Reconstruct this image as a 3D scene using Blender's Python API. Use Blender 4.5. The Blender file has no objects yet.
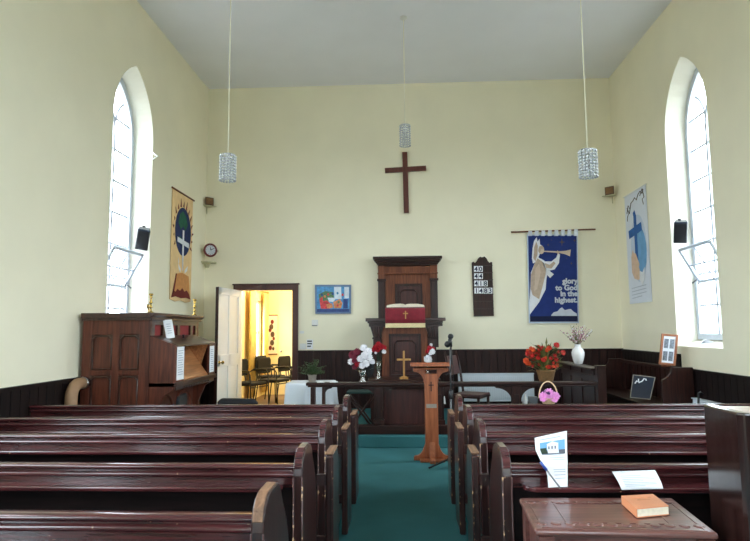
# parameters
WALL_RGB = (244, 237, 212)
SKY = 10.0
EXPOSURE = 0.78
import bpy, bmesh, math, random
from mathutils import Vector, Matrix
random.seed(7)
S = bpy.context.scene
C = S.collection
PI = math.pi

# ------------------------------------------------------------ camera
EYE = Vector((0, 0, 1.5)); F = 585.0
YAW, PITCH, ROLL = 0.047619, 0.101743, -0.008
RM = Matrix.Rotation(YAW, 3, 'Z') @ Matrix.Rotation(PI/2 + PITCH, 3, 'X') @ Matrix.Rotation(ROLL, 3, 'Z')
cam = bpy.data.cameras.new('camera'); co = bpy.data.objects.new('camera', cam); C.objects.link(co)
cam.sensor_fit = 'HORIZONTAL'; cam.sensor_width = 36.0; cam.lens = F/750*36
cam.clip_start = 0.02
co.matrix_world = Matrix.Translation(EYE) @ RM.to_4x4()
S.camera = co

def at(x, y, X=None, Y=None, Z=None):
    """the world point seen at a measured place of the photograph, on a given wall, row or height"""
    d = RM @ Vector(((x-375)/F, -(y-270.5)/F, -1))
    t = X/d.x if X is not None else (Y/d.y if Y is not None else (Z-1.5)/d.z)
    return EYE + d*t

# ------------------------------------------------------------ materials
def lin(h):
    def f(c):
        c /= 255.0
        return c/12.92 if c <= 0.04045 else ((c+0.055)/1.055)**2.4
    return tuple(f(c) for c in h) + (1.0,)

def base_mat(name):
    m = bpy.data.materials.new(name); m.use_nodes = True
    nt = m.node_tree
    return m, nt, nt.nodes['Principled BSDF']

def pm(name, rgb, rough=0.6, metal=0.0, var=0.06, scale=12.0, bump=0.0, coat=0.0, spec=0.5, sheen=0.0):
    m, nt, b = base_mat(name)
    c = lin(rgb)
    tc = nt.nodes.new('ShaderNodeTexCoord'); nz = nt.nodes.new('ShaderNodeTexNoise')
    nz.inputs['Scale'].default_value = scale; nz.inputs['Detail'].default_value = 4
    nt.links.new(tc.outputs['Object'], nz.inputs['Vector'])
    r = nt.nodes.new('ShaderNodeValToRGB')
    r.color_ramp.elements[0].position = .3; r.color_ramp.elements[1].position = .7
    r.color_ramp.elements[0].color = tuple(max(0, x*(1-var)) for x in c[:3]) + (1,)
    r.color_ramp.elements[1].color = tuple(min(1, x*(1+var)) for x in c[:3]) + (1,)
    nt.links.new(nz.outputs['Fac'], r.inputs['Fac']); nt.links.new(r.outputs['Color'], b.inputs['Base Color'])
    b.inputs['Roughness'].default_value = rough; b.inputs['Metallic'].default_value = metal
    b.inputs['Coat Weight'].default_value = coat; b.inputs['Specular IOR Level'].default_value = spec
    b.inputs['Sheen Weight'].default_value = sheen
    if bump:
        bp = nt.nodes.new('ShaderNodeBump'); bp.inputs['Strength'].default_value = bump; bp.inputs['Distance'].default_value = .01
        nt.links.new(nz.outputs['Fac'], bp.inputs['Height']); nt.links.new(bp.outputs['Normal'], b.inputs['Normal'])
    return m

def wood(name, dark, light, rough=0.35, axis='x', scale=1.0, coat=0.0, wear=None, wear_at=0.66, spec=0.5):
    m, nt, b = base_mat(name)
    tc = nt.nodes.new('ShaderNodeTexCoord'); mp = nt.nodes.new('ShaderNodeMapping')
    k = {'x': (1.2, 16, 16), 'y': (16, 1.2, 16), 'z': (16, 16, 1.2)}[axis]
    mp.inputs['Scale'].default_value = tuple(q*scale for q in k)
    nt.links.new(tc.outputs['Object'], mp.inputs['Vector'])
    nz = nt.nodes.new('ShaderNodeTexNoise'); nz.inputs['Scale'].default_value = 2.2; nz.inputs['Detail'].default_value = 7
    nz.inputs['Distortion'].default_value = .6
    nt.links.new(mp.outputs['Vector'], nz.inputs['Vector'])
    r = nt.nodes.new('ShaderNodeValToRGB')
    r.color_ramp.elements[0].position = .32; r.color_ramp.elements[1].position = .7
    r.color_ramp.elements[0].color = lin(dark); r.color_ramp.elements[1].color = lin(light)
    nt.links.new(nz.outputs['Fac'], r.inputs['Fac'])
    out = r.outputs['Color']
    if wear:
        n2 = nt.nodes.new('ShaderNodeTexNoise'); n2.inputs['Scale'].default_value = 26; n2.inputs['Detail'].default_value = 5
        nt.links.new(tc.outputs['Object'], n2.inputs['Vector'])
        r2 = nt.nodes.new('ShaderNodeValToRGB'); r2.color_ramp.elements[0].position = wear_at; r2.color_ramp.elements[1].position = wear_at+.06
        nt.links.new(n2.outputs['Fac'], r2.inputs['Fac'])
        mx = nt.nodes.new('ShaderNodeMix'); mx.data_type = 'RGBA'
        nt.links.new(r2.outputs['Color'], mx.inputs[0]); nt.links.new(out, mx.inputs[6]); mx.inputs[7].default_value = lin(wear)
        out = mx.outputs[2]
    nt.links.new(out, b.inputs['Base Color'])
    b.inputs['Roughness'].default_value = rough; b.inputs['Coat Weight'].default_value = coat; b.inputs['Coat Roughness'].default_value = .12
    b.inputs['Specular IOR Level'].default_value = spec
    bp = nt.nodes.new('ShaderNodeBump'); bp.inputs['Strength'].default_value = .12; bp.inputs['Distance'].default_value = .004
    nt.links.new(nz.outputs['Fac'], bp.inputs['Height']); nt.links.new(bp.outputs['Normal'], b.inputs['Normal'])
    return m

def carpet_mat(name, rgb):
    m, nt, b = base_mat(name)
    tc = nt.nodes.new('ShaderNodeTexCoord')
    n1 = nt.nodes.new('ShaderNodeTexNoise'); n1.inputs['Scale'].default_value = 2.2; n1.inputs['Detail'].default_value = 3
    n2 = nt.nodes.new('ShaderNodeTexNoise'); n2.inputs['Scale'].default_value = 260
    for n in (n1, n2): nt.links.new(tc.outputs['Object'], n.inputs['Vector'])
    ad = nt.nodes.new('ShaderNodeMath'); ad.operation = 'MULTIPLY_ADD'; ad.inputs[1].default_value = .5
    nt.links.new(n2.outputs['Fac'], ad.inputs[0]); 
    ml = nt.nodes.new('ShaderNodeMath'); ml.operation = 'MULTIPLY'; ml.inputs[1].default_value = .5
    nt.links.new(n1.outputs['Fac'], ml.inputs[0]); nt.links.new(ml.outputs[0], ad.inputs[2])
    r = nt.nodes.new('ShaderNodeValToRGB'); c = lin(rgb)
    r.color_ramp.elements[0].position = .3; r.color_ramp.elements[1].position = .7
    r.color_ramp.elements[0].color = tuple(x*.78 for x in c[:3]) + (1,); r.color_ramp.elements[1].color = tuple(x*1.2 for x in c[:3]) + (1,)
    nt.links.new(ad.outputs[0], r.inputs['Fac']); nt.links.new(r.outputs['Color'], b.inputs['Base Color'])
    b.inputs['Roughness'].default_value = .95; b.inputs['Specular IOR Level'].default_value = .1
    bp = nt.nodes.new('ShaderNodeBump'); bp.inputs['Strength'].default_value = .4; bp.inputs['Distance'].default_value = .004
    nt.links.new(n2.outputs['Fac'], bp.inputs['Height']); nt.links.new(bp.outputs['Normal'], b.inputs['Normal'])
    return m

def pane_mat(name, clear=.9):
    m = bpy.data.materials.new(name); m.use_nodes = True; nt = m.node_tree
    nt.nodes.remove(nt.nodes['Principled BSDF'])
    t = nt.nodes.new('ShaderNodeBsdfTransparent'); g = nt.nodes.new('ShaderNodeBsdfGlossy'); g.inputs['Roughness'].default_value = .05
    mx = nt.nodes.new('ShaderNodeMixShader'); mx.inputs[0].default_value = 1-clear
    nt.links.new(t.outputs[0], mx.inputs[1]); nt.links.new(g.outputs[0], mx.inputs[2])
    nt.links.new(mx.outputs[0], nt.nodes['Material Output'].inputs['Surface'])
    return m

def emit_mat(name, rgb, k):
    m, nt, b = base_mat(name)
    b.inputs['Base Color'].default_value = lin(rgb)
    b.inputs['Emission Color'].default_value = lin(rgb); b.inputs['Emission Strength'].default_value = k
    return m

M = {}
M['wall'] = pm('cream_plaster', WALL_RGB, .9, var=.025, scale=1.6, bump=.05, spec=.2)
M['reveal'] = pm('white_plaster', (232, 229, 214), .85, var=.02, scale=2, spec=.2)
M['ceiling'] = pm('ceiling_plaster', (240, 240, 247), .95, var=.02, scale=1.3, spec=.1)
M['carpet'] = carpet_mat('teal_carpet', (62, 114, 119))
M['edge_wear'] = wood('chipped_edge', (46, 24, 25), (80, 44, 40), .35, 'z', 1, wear=(196, 160, 120), wear_at=.61)
M['pew'] = wood('pew_mahogany', (38, 16, 19), (84, 37, 38), .25, 'x', 1, coat=.35)
M['pew_end'] = wood('pew_end_mahogany', (32, 18, 18), (60, 33, 30), .3, 'z', 1, coat=.3, wear=(150, 118, 92), wear_at=.7)
M['pew_edge'] = wood('worn_pew_edge', (46, 20, 24), (90, 42, 44), .17, 'x', 1, coat=.4, wear=(170, 134, 110), wear_at=.70)
M['worn'] = wood('worn_bare_edge', (84, 56, 40), (150, 112, 84), .5, 'y', 1)
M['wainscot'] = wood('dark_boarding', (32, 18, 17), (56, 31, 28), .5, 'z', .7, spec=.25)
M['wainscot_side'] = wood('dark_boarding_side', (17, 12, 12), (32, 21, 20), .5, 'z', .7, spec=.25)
M['dark'] = wood('dark_oak', (30, 15, 13), (60, 30, 24), .4, 'z', 1, coat=.08, spec=.3)
M['dark_x'] = wood('dark_oak_rail', (32, 16, 14), (62, 32, 26), .34, 'x', 1, coat=.15, spec=.35)
M['mid'] = wood('brown_oak', (88, 44, 26), (132, 74, 44), .45, 'z', 1, coat=.05, spec=.3)
M['mid2'] = wood('purple_brown_panel', (54, 29, 28), (80, 44, 40), .4, 'z', .8, coat=.08, spec=.3)
M['organ'] = wood('organ_oak', (68, 33, 23), (110, 57, 40), .4, 'z', .9, coat=.1, spec=.35)
M['organ_dark'] = wood('organ_dark_moulding', (48, 28, 22), (80, 48, 36), .35, 'y', .9, coat=.2)
M['organ_light'] = wood('organ_inner_wood', (150, 96, 58), (190, 128, 80), .4, 'y', .9)
M['lectern'] = wood('lectern_oak', (128, 66, 36), (176, 100, 60), .42, 'z', 1)
M['table'] = wood('carved_table_oak', (82, 46, 42), (126, 80, 72), .28, 'x', 1, coat=.3, wear=(160, 120, 98), wear_at=.72)
M['gold_wood'] = wood('pale_gold_wood', (176, 124, 62), (210, 160, 92), .4, 'z', 1)
M['cross'] = wood('red_brown_cross', (84, 40, 32), (112, 58, 46), .4, 'z', 1)
M['beige'] = wood('window_lit_top', (170, 150, 136), (196, 178, 164), .3, 'x', .6, coat=.2)  # window light on the cabinet top, put into the wood colour
M['white_paint'] = pm('white_gloss_paint', (232, 232, 228), .35, var=.02)
M['window_paint'] = pm('window_frame_paint', (198, 206, 218), .45, var=.02)
M['door_paint'] = pm('door_white_paint', (240, 241, 244), .4, var=.015)
M['frame_paint'] = wood('red_brown_frame', (60, 26, 23), (82, 38, 33), .35, 'z', .6)
M['pane'] = pane_mat('window_glass')
M['black'] = pm('black_plastic', (20, 21, 24), .4)
M['black_fabric'] = pm('black_chair_fabric', (28, 28, 31), .9, var=.2, scale=90)
M['steel'] = pm('chrome_steel', (190, 192, 196), .2, 1.0)
M['grey_metal'] = pm('grey_metal', (120, 122, 126), .35, .8)
M['brass'] = pm('brass', (190, 158, 84), .22, 1.0)
M['paper'] = pm('white_paper', (240, 242, 246), .8, var=.015)
M['ink'] = pm('grey_ink', (90, 92, 104), .8)
M['print'] = pm('pale_print', (178, 184, 196), .8)
M['cloth'] = pm('white_tablecloth', (226, 232, 240), .85, var=.03, scale=5, bump=.1)
M['red_cloth'] = pm('crimson_velvet', (122, 14, 34), .85, var=.15, scale=30, sheen=.3)
M['fringe'] = pm('gold_fringe', (224, 206, 160), .8, var=.15, scale=150)
M['page'] = pm('page_edges', (236, 226, 206), .8, var=.08, scale=60)
M['blue'] = pm('royal_blue_cloth', (28, 48, 114), .9, var=.1, scale=14)
M['navy'] = pm('navy_cloth', (16, 24, 62), .9, var=.12, scale=14)
M['angel_white'] = pm('white_satin', (228, 228, 232), .6, var=.05)
M['angel_tan'] = pm('fawn_cloth', (188, 166, 146), .8, var=.12, scale=20)
M['skin_tan'] = pm('pale_tan_cloth', (206, 184, 164), .8)
M['silver'] = pm('silver_thread', (196, 200, 212), .5, var=.05)
M['pale_border'] = pm('pale_blue_border', (196, 208, 226), .85, var=.04)
M['ban_cream'] = pm('cream_banner_cloth', (234, 200, 148), .9, var=.08, scale=9)
M['ban_orange'] = pm('ochre_cloth', (206, 142, 84), .9, var=.12, scale=14)
M['ban_blue'] = pm('deep_blue_cloth', (28, 44, 92), .9, var=.2, scale=16)
M['ban_green'] = pm('deep_green_cloth', (26, 92, 70), .9, var=.25, scale=14)
M['flame'] = pm('maroon_cloth', (118, 40, 34), .9, var=.1)
M['ban_white'] = pm('white_banner_cloth', (222, 226, 236), .9, var=.02)
M['sky_blue'] = pm('sky_blue_cloth', (112, 164, 208), .9, var=.15, scale=6)
M['mid_blue'] = pm('mid_blue_cloth', (46, 96, 160), .9, var=.15, scale=8)
M['peach'] = pm('peach_cloth', (222, 190, 164), .9, var=.08)
M['crystal'] = pm('crystal_beads', (214, 220, 232), .15, .3, var=.45, scale=60)
M['cord'] = pm('cream_cord', (246, 242, 222), .7)
M['red_felt'] = pm('dull_red_felt', (140, 52, 52), .9)
M['clock_rim'] = pm('maroon_clock_rim', (112, 38, 36), .35)
M['leaf'] = pm('green_leaf', (56, 84, 42), .55, var=.35, scale=20)
M['leaf_dark'] = pm('dark_leaf', (34, 52, 34), .5, var=.3, scale=20)
M['olive'] = pm('olive_leaf', (112, 112, 58), .6, var=.35, scale=20)
M['f_red'] = pm('crimson_petal', (176, 22, 40), .6, var=.2, scale=30)
M['f_white'] = pm('white_petal', (238, 236, 240), .6, var=.04, scale=30)
M['f_plum'] = pm('plum_petal', (126, 40, 62), .6, var=.2, scale=30)
M['f_orange'] = pm('orange_petal', (222, 84, 38), .6, var=.2, scale=30)
M['f_scarlet'] = pm('scarlet_petal', (196, 46, 40), .6, var=.2, scale=30)
M['f_pink'] = pm('pink_petal', (236, 164, 222), .6, var=.12, scale=30)
M['f_purple'] = pm('purple_petal', (92, 50, 110), .6, var=.2, scale=30)
M['f_dusty'] = pm('dusty_pink_petal', (196, 140, 156), .7, var=.25, scale=30)
M['wicker'] = pm('pale_wicker', (222, 190, 150), .7, var=.15, scale=80, bump=.4)
M['wicker_brown'] = pm('brown_basket', (128, 92, 56), .75, var=.25, scale=60, bump=.5)
M['ceramic'] = pm('white_ceramic', (238, 236, 236), .2, coat=.5)
M['grey_pot'] = pm('grey_stone_pot', (150, 140, 128), .7, var=.15)
M['glass'] = pane_mat('clear_vase_glass', .72)
M['stem'] = pm('brown_stem', (84, 66, 50), .7)
M['shade_dark'] = wood('shade_dark_board', (20, 12, 12), (34, 20, 20), .75, 'x', 1, spec=.2)  # shade below the pew ledges, put into the board colour
M['cabinet'] = wood('dark_polished_cabinet', (26, 14, 13), (48, 29, 26), .16, 'z', 1, coat=.5)
M['radiator'] = pm('radiator_enamel', (222, 228, 236), .35, var=.01)
M['leather'] = pm('purple_brown_leather', (74, 46, 48), .4, var=.15, scale=25)
M['orange_cover'] = pm('orange_book_cover', (222, 146, 104), .5, var=.05)
M['frame_orange'] = wood('orange_pine_frame', (134, 78, 50), (168, 106, 72), .4, 'z', 1)
M['photo'] = pm('grey_photo_print', (112, 120, 132), .4, var=.5, scale=45)
M['slate'] = pm('slate_print', (28, 36, 54), .3, var=.2, scale=20)
M['tan_duct'] = pm('tan_duct', (164, 128, 96), .6, var=.1)
M['brown_horn'] = wood('brown_speaker_wood', (64, 46, 28), (104, 80, 52), .5, 'z', 1)
M['pale_shelf'] = pm('cream_shelf_paint', (196, 190, 156), .7)
M['yellow_wall'] = pm('warm_yellow_wall', (240, 224, 170), .9, var=.02, scale=2)
M['yellow_curtain'] = pm('yellow_curtain', (226, 200, 126), .9, var=.15, scale=10)
M['sheer'] = pm('sheer_curtain', (240, 236, 224), .9, var=.03)
M['pic_frame'] = pm('blue_grey_frame', (104, 126, 160), .5, var=.1)
M['pic_blue'] = pm('picture_blue', (84, 152, 204), .5, var=.35, scale=22)
M['pic_green'] = pm('picture_green', (92, 128, 92), .5, var=.5, scale=40)
M['pic_red'] = pm('picture_red', (206, 66, 70), .5, var=.4, scale=30)
M['pic_orange'] = pm('picture_orange', (216, 138, 90), .5, var=.3, scale=30)
M['pic_white'] = pm('picture_white', (220, 230, 240), .5, var=.1, scale=20)
M['pic_dark'] = pm('picture_navy', (44, 70, 130), .5, var=.3, scale=30)
M['blue_plastic'] = pm('blue_plastic', (52, 84, 170), .3)
M['lamp_glow'] = emit_mat('warm_lamp_glow', (255, 226, 170), 6)

# ------------------------------------------------------------ mesh building
class MB:
    def __init__(s): s.v = []; s.f = []; s.mi = []; s.sm = []
    def add(s, vs, fs, mi=0, smooth=False):
        k = len(s.v); s.v += [Vector(p) for p in vs]
        for f in fs: s.f.append([k+i for i in f]); s.mi.append(mi); s.sm.append(smooth)
        return s
    def box(s, x0, x1, y0, y1, z0, z1, mi=0):
        return s.add([(x0,y0,z0),(x1,y0,z0),(x1,y1,z0),(x0,y1,z0),(x0,y0,z1),(x1,y0,z1),(x1,y1,z1),(x0,y1,z1)],
                     [(3,2,1,0),(4,5,6,7),(0,1,5,4),(1,2,6,5),(2,3,7,6),(3,0,4,7)], mi)
    def prism(s, poly, axis, a, b, mi=0, smooth=False):
        def P(u, v, t): return {'x': (t,u,v), 'y': (u,t,v), 'z': (u,v,t)}[axis]
        n = len(poly)
        vs = [P(u,v,a) for u,v in poly] + [P(u,v,b) for u,v in poly]
        s.add(vs, [tuple(range(n)), tuple(range(2*n-1, n-1, -1))], mi)
        return s.add(vs, [(i,(i+1)%n,n+(i+1)%n,n+i) for i in range(n)], mi, smooth)
    def tube(s, pts, r, n=8, mi=0, caps=True, closed=False):
        pts = [Vector(p) for p in pts]; m = len(pts)
        rs = r if isinstance(r, (list, tuple)) else [r]*m
        vs = []; up = None
        for i, p in enumerate(pts):
            if closed: d = pts[(i+1)%m]-pts[i-1]
            else: d = pts[min(i+1,m-1)]-pts[max(i-1,0)]
            d.normalize()
            if up is None:
                a = Vector((0,0,1)) if abs(d.z) < .9 else Vector((1,0,0))
                up = (a - d*a.dot(d)).normalized()
            else:
                up = up - d*up.dot(d); up.normalize()
            w = d.cross(up)
            for k in range(n):
                t = 2*PI*k/n; vs.append(p + (up*math.cos(t)+w*math.sin(t))*rs[i])
        fs = [(i*n+k, i*n+(k+1)%n, ((i+1)%m)*n+(k+1)%n, ((i+1)%m)*n+k) for i in range(m if closed else m-1) for k in range(n)]
        s.add(vs, fs, mi, True)
        if caps and not closed: s.add(vs[:n], [tuple(range(n))], mi); s.add(vs[-n:], [tuple(range(n))], mi)
        return s
    def lathe(s, prof, c=(0,0,0), n=20, mi=0):
        vs = [(c[0]+r*math.cos(2*PI*k/n), c[1]+r*math.sin(2*PI*k/n), c[2]+z) for r, z in prof for k in range(n)]
        m = len(prof)
        s.add(vs, [(i*n+k, i*n+(k+1)%n, (i+1)*n+(k+1)%n, (i+1)*n+k) for i in range(m-1) for k in range(n)], mi, True)
        if prof[0][0] > 1e-5: s.add(vs[:n], [tuple(range(n))], mi)
        if prof[-1][0] > 1e-5: s.add(vs[-n:], [tuple(range(n))], mi)
        return s
    def sphere(s, c, r, n=8, mi=0, sq=(1,1,1)):
        c = Vector(c); vs = []; h = n//2+1
        for i in range(h+1):
            a = PI*i/h
            for k in range(n):
                b = 2*PI*k/n
                vs.append(c + Vector((math.sin(a)*math.cos(b)*r*sq[0], math.sin(a)*math.sin(b)*r*sq[1], math.cos(a)*r*sq[2])))
        return s.add(vs, [(i*n+k, i*n+(k+1)%n, (i+1)*n+(k+1)%n, (i+1)*n+k) for i in range(h) for k in range(n)], mi, True)
    def leaf(s, p, d, L, w, mi=0, droop=.25):
        p = Vector(p); d = Vector(d).normalized()
        side = d.cross(Vector((0,0,1)))
        if side.length < .1: side = Vector((1,0,0))
        side.normalize()
        m = p + d*L*.55 + Vector((0,0,-droop*L*.15)); e = p + d*L + Vector((0,0,-droop*L))
        return s.add([p, m+side*w/2, e, m-side*w/2, m+Vector((0,0,w*.12))], [(0,1,4),(1,2,4),(2,3,4),(3,0,4)], mi, True)
    def bloom(s, c, r, n=26, mi=0, axis=(0,-1,.4), spread=1.9):
        c = Vector(c); ax = Vector(axis).normalized(); q = ax.to_track_quat('Z', 'Y')
        for i in range(n):
            t = (i+.5)/n; a = i*2.39996; th = spread*math.sqrt(t)
            d = q @ Vector((math.sin(th)*math.cos(a), math.sin(th)*math.sin(a), math.cos(th)))
            side = (q @ Vector((-math.sin(a), math.cos(a), 0)))
            w = r*(.20+.22*t)
            p0 = c + d*r*.15; p1 = c + d*r*.75; p2 = c + d*r*(1.0+random.uniform(-.08,.08)) + ax*r*.1*(1-t)
            s.add([p0, p1+side*w, p2+side*w*.5, p2-side*w*.5, p1-side*w], [(0,1,2,3,4)], mi, True)
        return s.sphere(c, r*.36, 8, mi)
    def xf(s, m):
        s.v = [m @ p for p in s.v]; return s
    def text(s, txt, size, m, mi=0, ext=.001, align='LEFT', bold=0.0, space=1.0):
        cu = bpy.data.curves.new('t', 'FONT'); cu.body = txt; cu.size = size; cu.extrude = ext; cu.align_x = align
        cu.offset = bold; cu.space_line = space; cu.resolution_u = 3
        o = bpy.data.objects.new('t', cu); C.objects.link(o)
        dg = bpy.context.evaluated_depsgraph_get(); me = bpy.data.meshes.new_from_object(o.evaluated_get(dg))
        s.add([m @ p.co for p in me.vertices], [tuple(p.vertices) for p in me.polygons], mi)
        bpy.data.objects.remove(o); bpy.data.curves.remove(cu); bpy.data.meshes.remove(me)
        return s

WORLD = {}
def root_of(o):
    while o.parent: o = o.parent
    return o
def part(mb, name, mats, parent=None, bevel=0.0, label=None, seg=2, weld=True, kind=None):
    """links one mesh object; coordinates are local to its thing unless that thing was declared in world coordinates"""
    if not isinstance(mats, (list, tuple)): mats = [mats]
    off = Vector((0,0,0))
    if parent:
        r = root_of(parent)
        if r.name in WORLD: off = WORLD[r.name]
    me = bpy.data.meshes.new(name)
    me.from_pydata([p-off for p in mb.v], [], mb.f)
    me.polygons.foreach_set('material_index', mb.mi); me.polygons.foreach_set('use_smooth', mb.sm)
    for k in mats: me.materials.append(M[k])
    bm = bmesh.new(); bm.from_mesh(me)
    if weld: bmesh.ops.remove_doubles(bm, verts=bm.verts, dist=1e-5)
    bmesh.ops.recalc_face_normals(bm, faces=bm.faces)
    bm.to_mesh(me); bm.free(); me.update()
    o = bpy.data.objects.new(name, me); C.objects.link(o)
    if parent: o.parent = parent
    if label: o['label'] = label
    if kind: o['kind'] = kind
    if bevel:
        b = o.modifiers.new('bevel', 'BEVEL'); b.width = bevel; b.segments = seg; b.limit_method = 'ANGLE'; b.angle_limit = math.radians(40)
        b.harden_normals = False
    return o
def tag(o, label, cat, group=None):
    o['label'] = label; o['category'] = cat
    if group: o['group'] = group
    return o
def thing(name, label, cat, loc=(0,0,0), rz=0.0, group=None, world=False):
    o = bpy.data.objects.new(name, None); C.objects.link(o)
    o.empty_display_size = .1
    o.location = loc; o.rotation_euler = (0,0,rz)
    if world: WORLD[o.name] = Vector(loc)
    return tag(o, label, cat, group)
def dup(root, loc=None, rz=None, label=None, group=None):
    def cp(o, par):
        c = o.copy(); C.objects.link(c)
        if par: c.parent = par
        for ch in [x for x in bpy.data.objects if x.parent == o and x != c]: cp(ch, c)
        return c
    r = cp(root, None)
    if loc is not None: r.location = loc
    if rz is not None: r.rotation_euler = (0,0,rz)
    if label: r['label'] = label
    if group: r['group'] = group
    return r
def struct(mb, name, mats, parent=None, bevel=0.0, weld=True):
    o = part(mb, name, mats, parent, bevel, weld=weld)
    if not parent: o['kind'] = 'structure'
    return o
def arc(cx, cy, r, a0, a1, n):
    return [(cx+r*math.cos(a0+(a1-a0)*i/n), cy+r*math.sin(a0+(a1-a0)*i/n)) for i in range(n+1)]
def pmn(name, rgb, **k):
    M[name] = pm(name, rgb, **k); return name
# ------------------------------------------------------------ the room
XL, XR, D, HC, YB = -3.59, 3.78, 10.4, 6.02, -4.6
WT = .30
b = MB(); b.add([(XL-.4,YB,0),(XR+.4,YB,0),(XR+.4,D+.2,0),(XL-.4,D+.2,0),(XL-.4,YB,-.1),(XR+.4,YB,-.1),(XR+.4,D+.2,-.1),(XL-.4,D+.2,-.1)],
              [(0,1,2,3),(7,6,5,4),(0,4,5,1),(1,5,6,2),(2,6,7,3),(3,7,4,0)])
struct(b, 'floor', 'carpet')
b = MB(); b.box(XL-.4, XR+.4, YB, D+.2, HC, HC+.1); struct(b, 'ceiling', 'ceiling')

def lancet(yc, hw, z0, zs, za, n=14):
    """outline from the sill corner on the near side round to the far one"""
    h = za-zs; R = (hw*hw+h*h)/(2*hw)
    near = [(yc-hw+R - R*math.cos(t), zs + R*math.sin(t)) for t in [math.asin(min(1, h/R))*i/n for i in range(n+1)]]
    far = [(2*yc-y, z) for y, z in reversed(near[:-1])]
    return [(yc-hw, z0)] + near + far + [(yc+hw, z0)]

def side_wall(name, X, sg, wins, sw=False, span=None):
    y0_, y1_ = span or (YB, D)
    mb = MB(); y = y0_
    for (yc, hw, z0, zs, za) in wins:
        L = lancet(yc, hw, z0, zs, za)
        mb.add([(X,y,0),(X,yc-hw,0),(X,yc-hw,HC),(X,y,HC)], [(0,1,2,3)])
        mb.add([(X,yc-hw,0),(X,yc+hw,0),(X,yc+hw,z0),(X,yc-hw,z0)], [(0,1,2,3)])
        for i in range(1, len(L)-2):
            a, c = L[i], L[i+1]
            mb.add([(X,a[0],a[1]),(X,c[0],c[1]),(X,c[0],HC),(X,a[0],HC)], [(0,1,2,3)])
        O = lancet(yc, hw-.06, z0+.09, zs, za-.06)
        n = len(L); X2 = X+sg*WT
        vs = [(X,p[0],p[1]) for p in L] + [(X2,p[0],p[1]) for p in O]
        mb.add(vs, [(i,(i+1)%n,n+(i+1)%n,n+i) for i in range(n)], 1)
        y = yc+hw
    mb.add([(X,y,0),(X,y1_,0),(X,y1_,HC),(X,y,HC)], [(0,1,2,3)])
    if sw: mb.v = [Vector((p.y,p.x,p.z)) for p in mb.v]
    return struct(mb, name, ['wall', 'reveal'])

def window(name, X, sg, yc, hw, z0, zs, za, hop=True, sw=False):
    def fin(mb):
        if sw: mb.v = [Vector((p.y,p.x,p.z)) for p in mb.v]
        return mb
    x0 = X+sg*(WT-.05); x1 = X+sg*(WT+.03)
    hw -= .06; z0 += .09; za -= .06
    O = lancet(yc, hw, z0, zs, za); I = lancet(yc, hw-.07, z0+.08, zs, za-.11)
    mb = MB(); n = len(O)
    vs = [(x,p[0],p[1]) for x in (x0,x1) for p in O] + [(x,p[0],p[1]) for x in (x0,x1) for p in I]
    q = []
    for i in range(n):
        j = (i+1)%n
        q += [(i,j,2*n+j,2*n+i), (n+i,n+j,3*n+j,3*n+i), (2*n+i,2*n+j,3*n+j,3*n+i), (i,j,n+j,n+i)]
    mb.add(vs, q)
    w = struct(fin(mb), name, 'window_paint')
    xa, xb = sorted((X+sg*(WT-.03), X+sg*(WT+.01)))
    # mullion and tracery
    t = MB(); t.box(xa, xb, yc-.022, yc+.022, z0+.07, zs+.05)
    R = hw*1.06
    for s in (-1, 1):
        pts = [(xa/2+xb/2, yc+s*(R-R*math.cos(a)) , zs+R*math.sin(a)) for a in [i*.085 for i in range(12)]]
        pts = [p for p in pts if abs(p[1]-yc) < hw-.05 and p[2] < za-.1]
        t.tube(pts, .022, 6)
    part(fin(t), 'mullion', 'window_paint', w)
    g = MB(); zz = z0+.46
    while zz < zs+.3:
        g.box(xa+.01, xb-.01, yc-hw+.03, yc+hw-.03, zz-.013, zz+.013); zz += .43
    part(fin(g), 'glazing_bar', 'window_paint', w)
    p = MB(); P = lancet(yc, hw-.05, z0+.05, zs, za-.08)
    p.add([((xa+xb)/2,y,z) for y, z in P], [tuple(range(len(P)))])
    part(fin(p), 'pane', 'pane', w)
    if hop:
        h = MB(); k = MB()
        ang = math.radians(61); zb = 2.12; L = .50; ya, ye = yc-hw+.08, yc+hw-.17
        def Q(y, u): return (X+sg*(WT-.06) - sg*u*math.cos(ang), y, zb+u*math.sin(ang))
        for (a, c, r) in [((ya,0),(ye,0),.024), ((ya,L),(ye,L),.024), ((ya,0),(ya,L),.024), ((ye,0),(ye,L),.024),
                          ((ya,L*.5),(ye,L*.5),.012), (((ya+ye)/2,0),((ya+ye)/2,L),.012)]:
            h.tube([Q(*a), Q(*c)], r, 4)
        hp = part(h, 'hopper_sash', 'window_paint', w, weld=False)
        k.add([Q(ya,0),Q(ye,0),Q(ye,L),Q(ya,L)], [(0,1,2,3)]); part(k, 'sash_pane', 'pane', hp)
        st = MB(); st.tube([(X+sg*(WT-.06), ye+.03, zb-.03), Q(ye-.02, .05), (X+sg*(WT-.16), ye, zb-.02)], .012, 6)
        part(st, 'stay', 'grey_metal', w)
    return w

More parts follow.
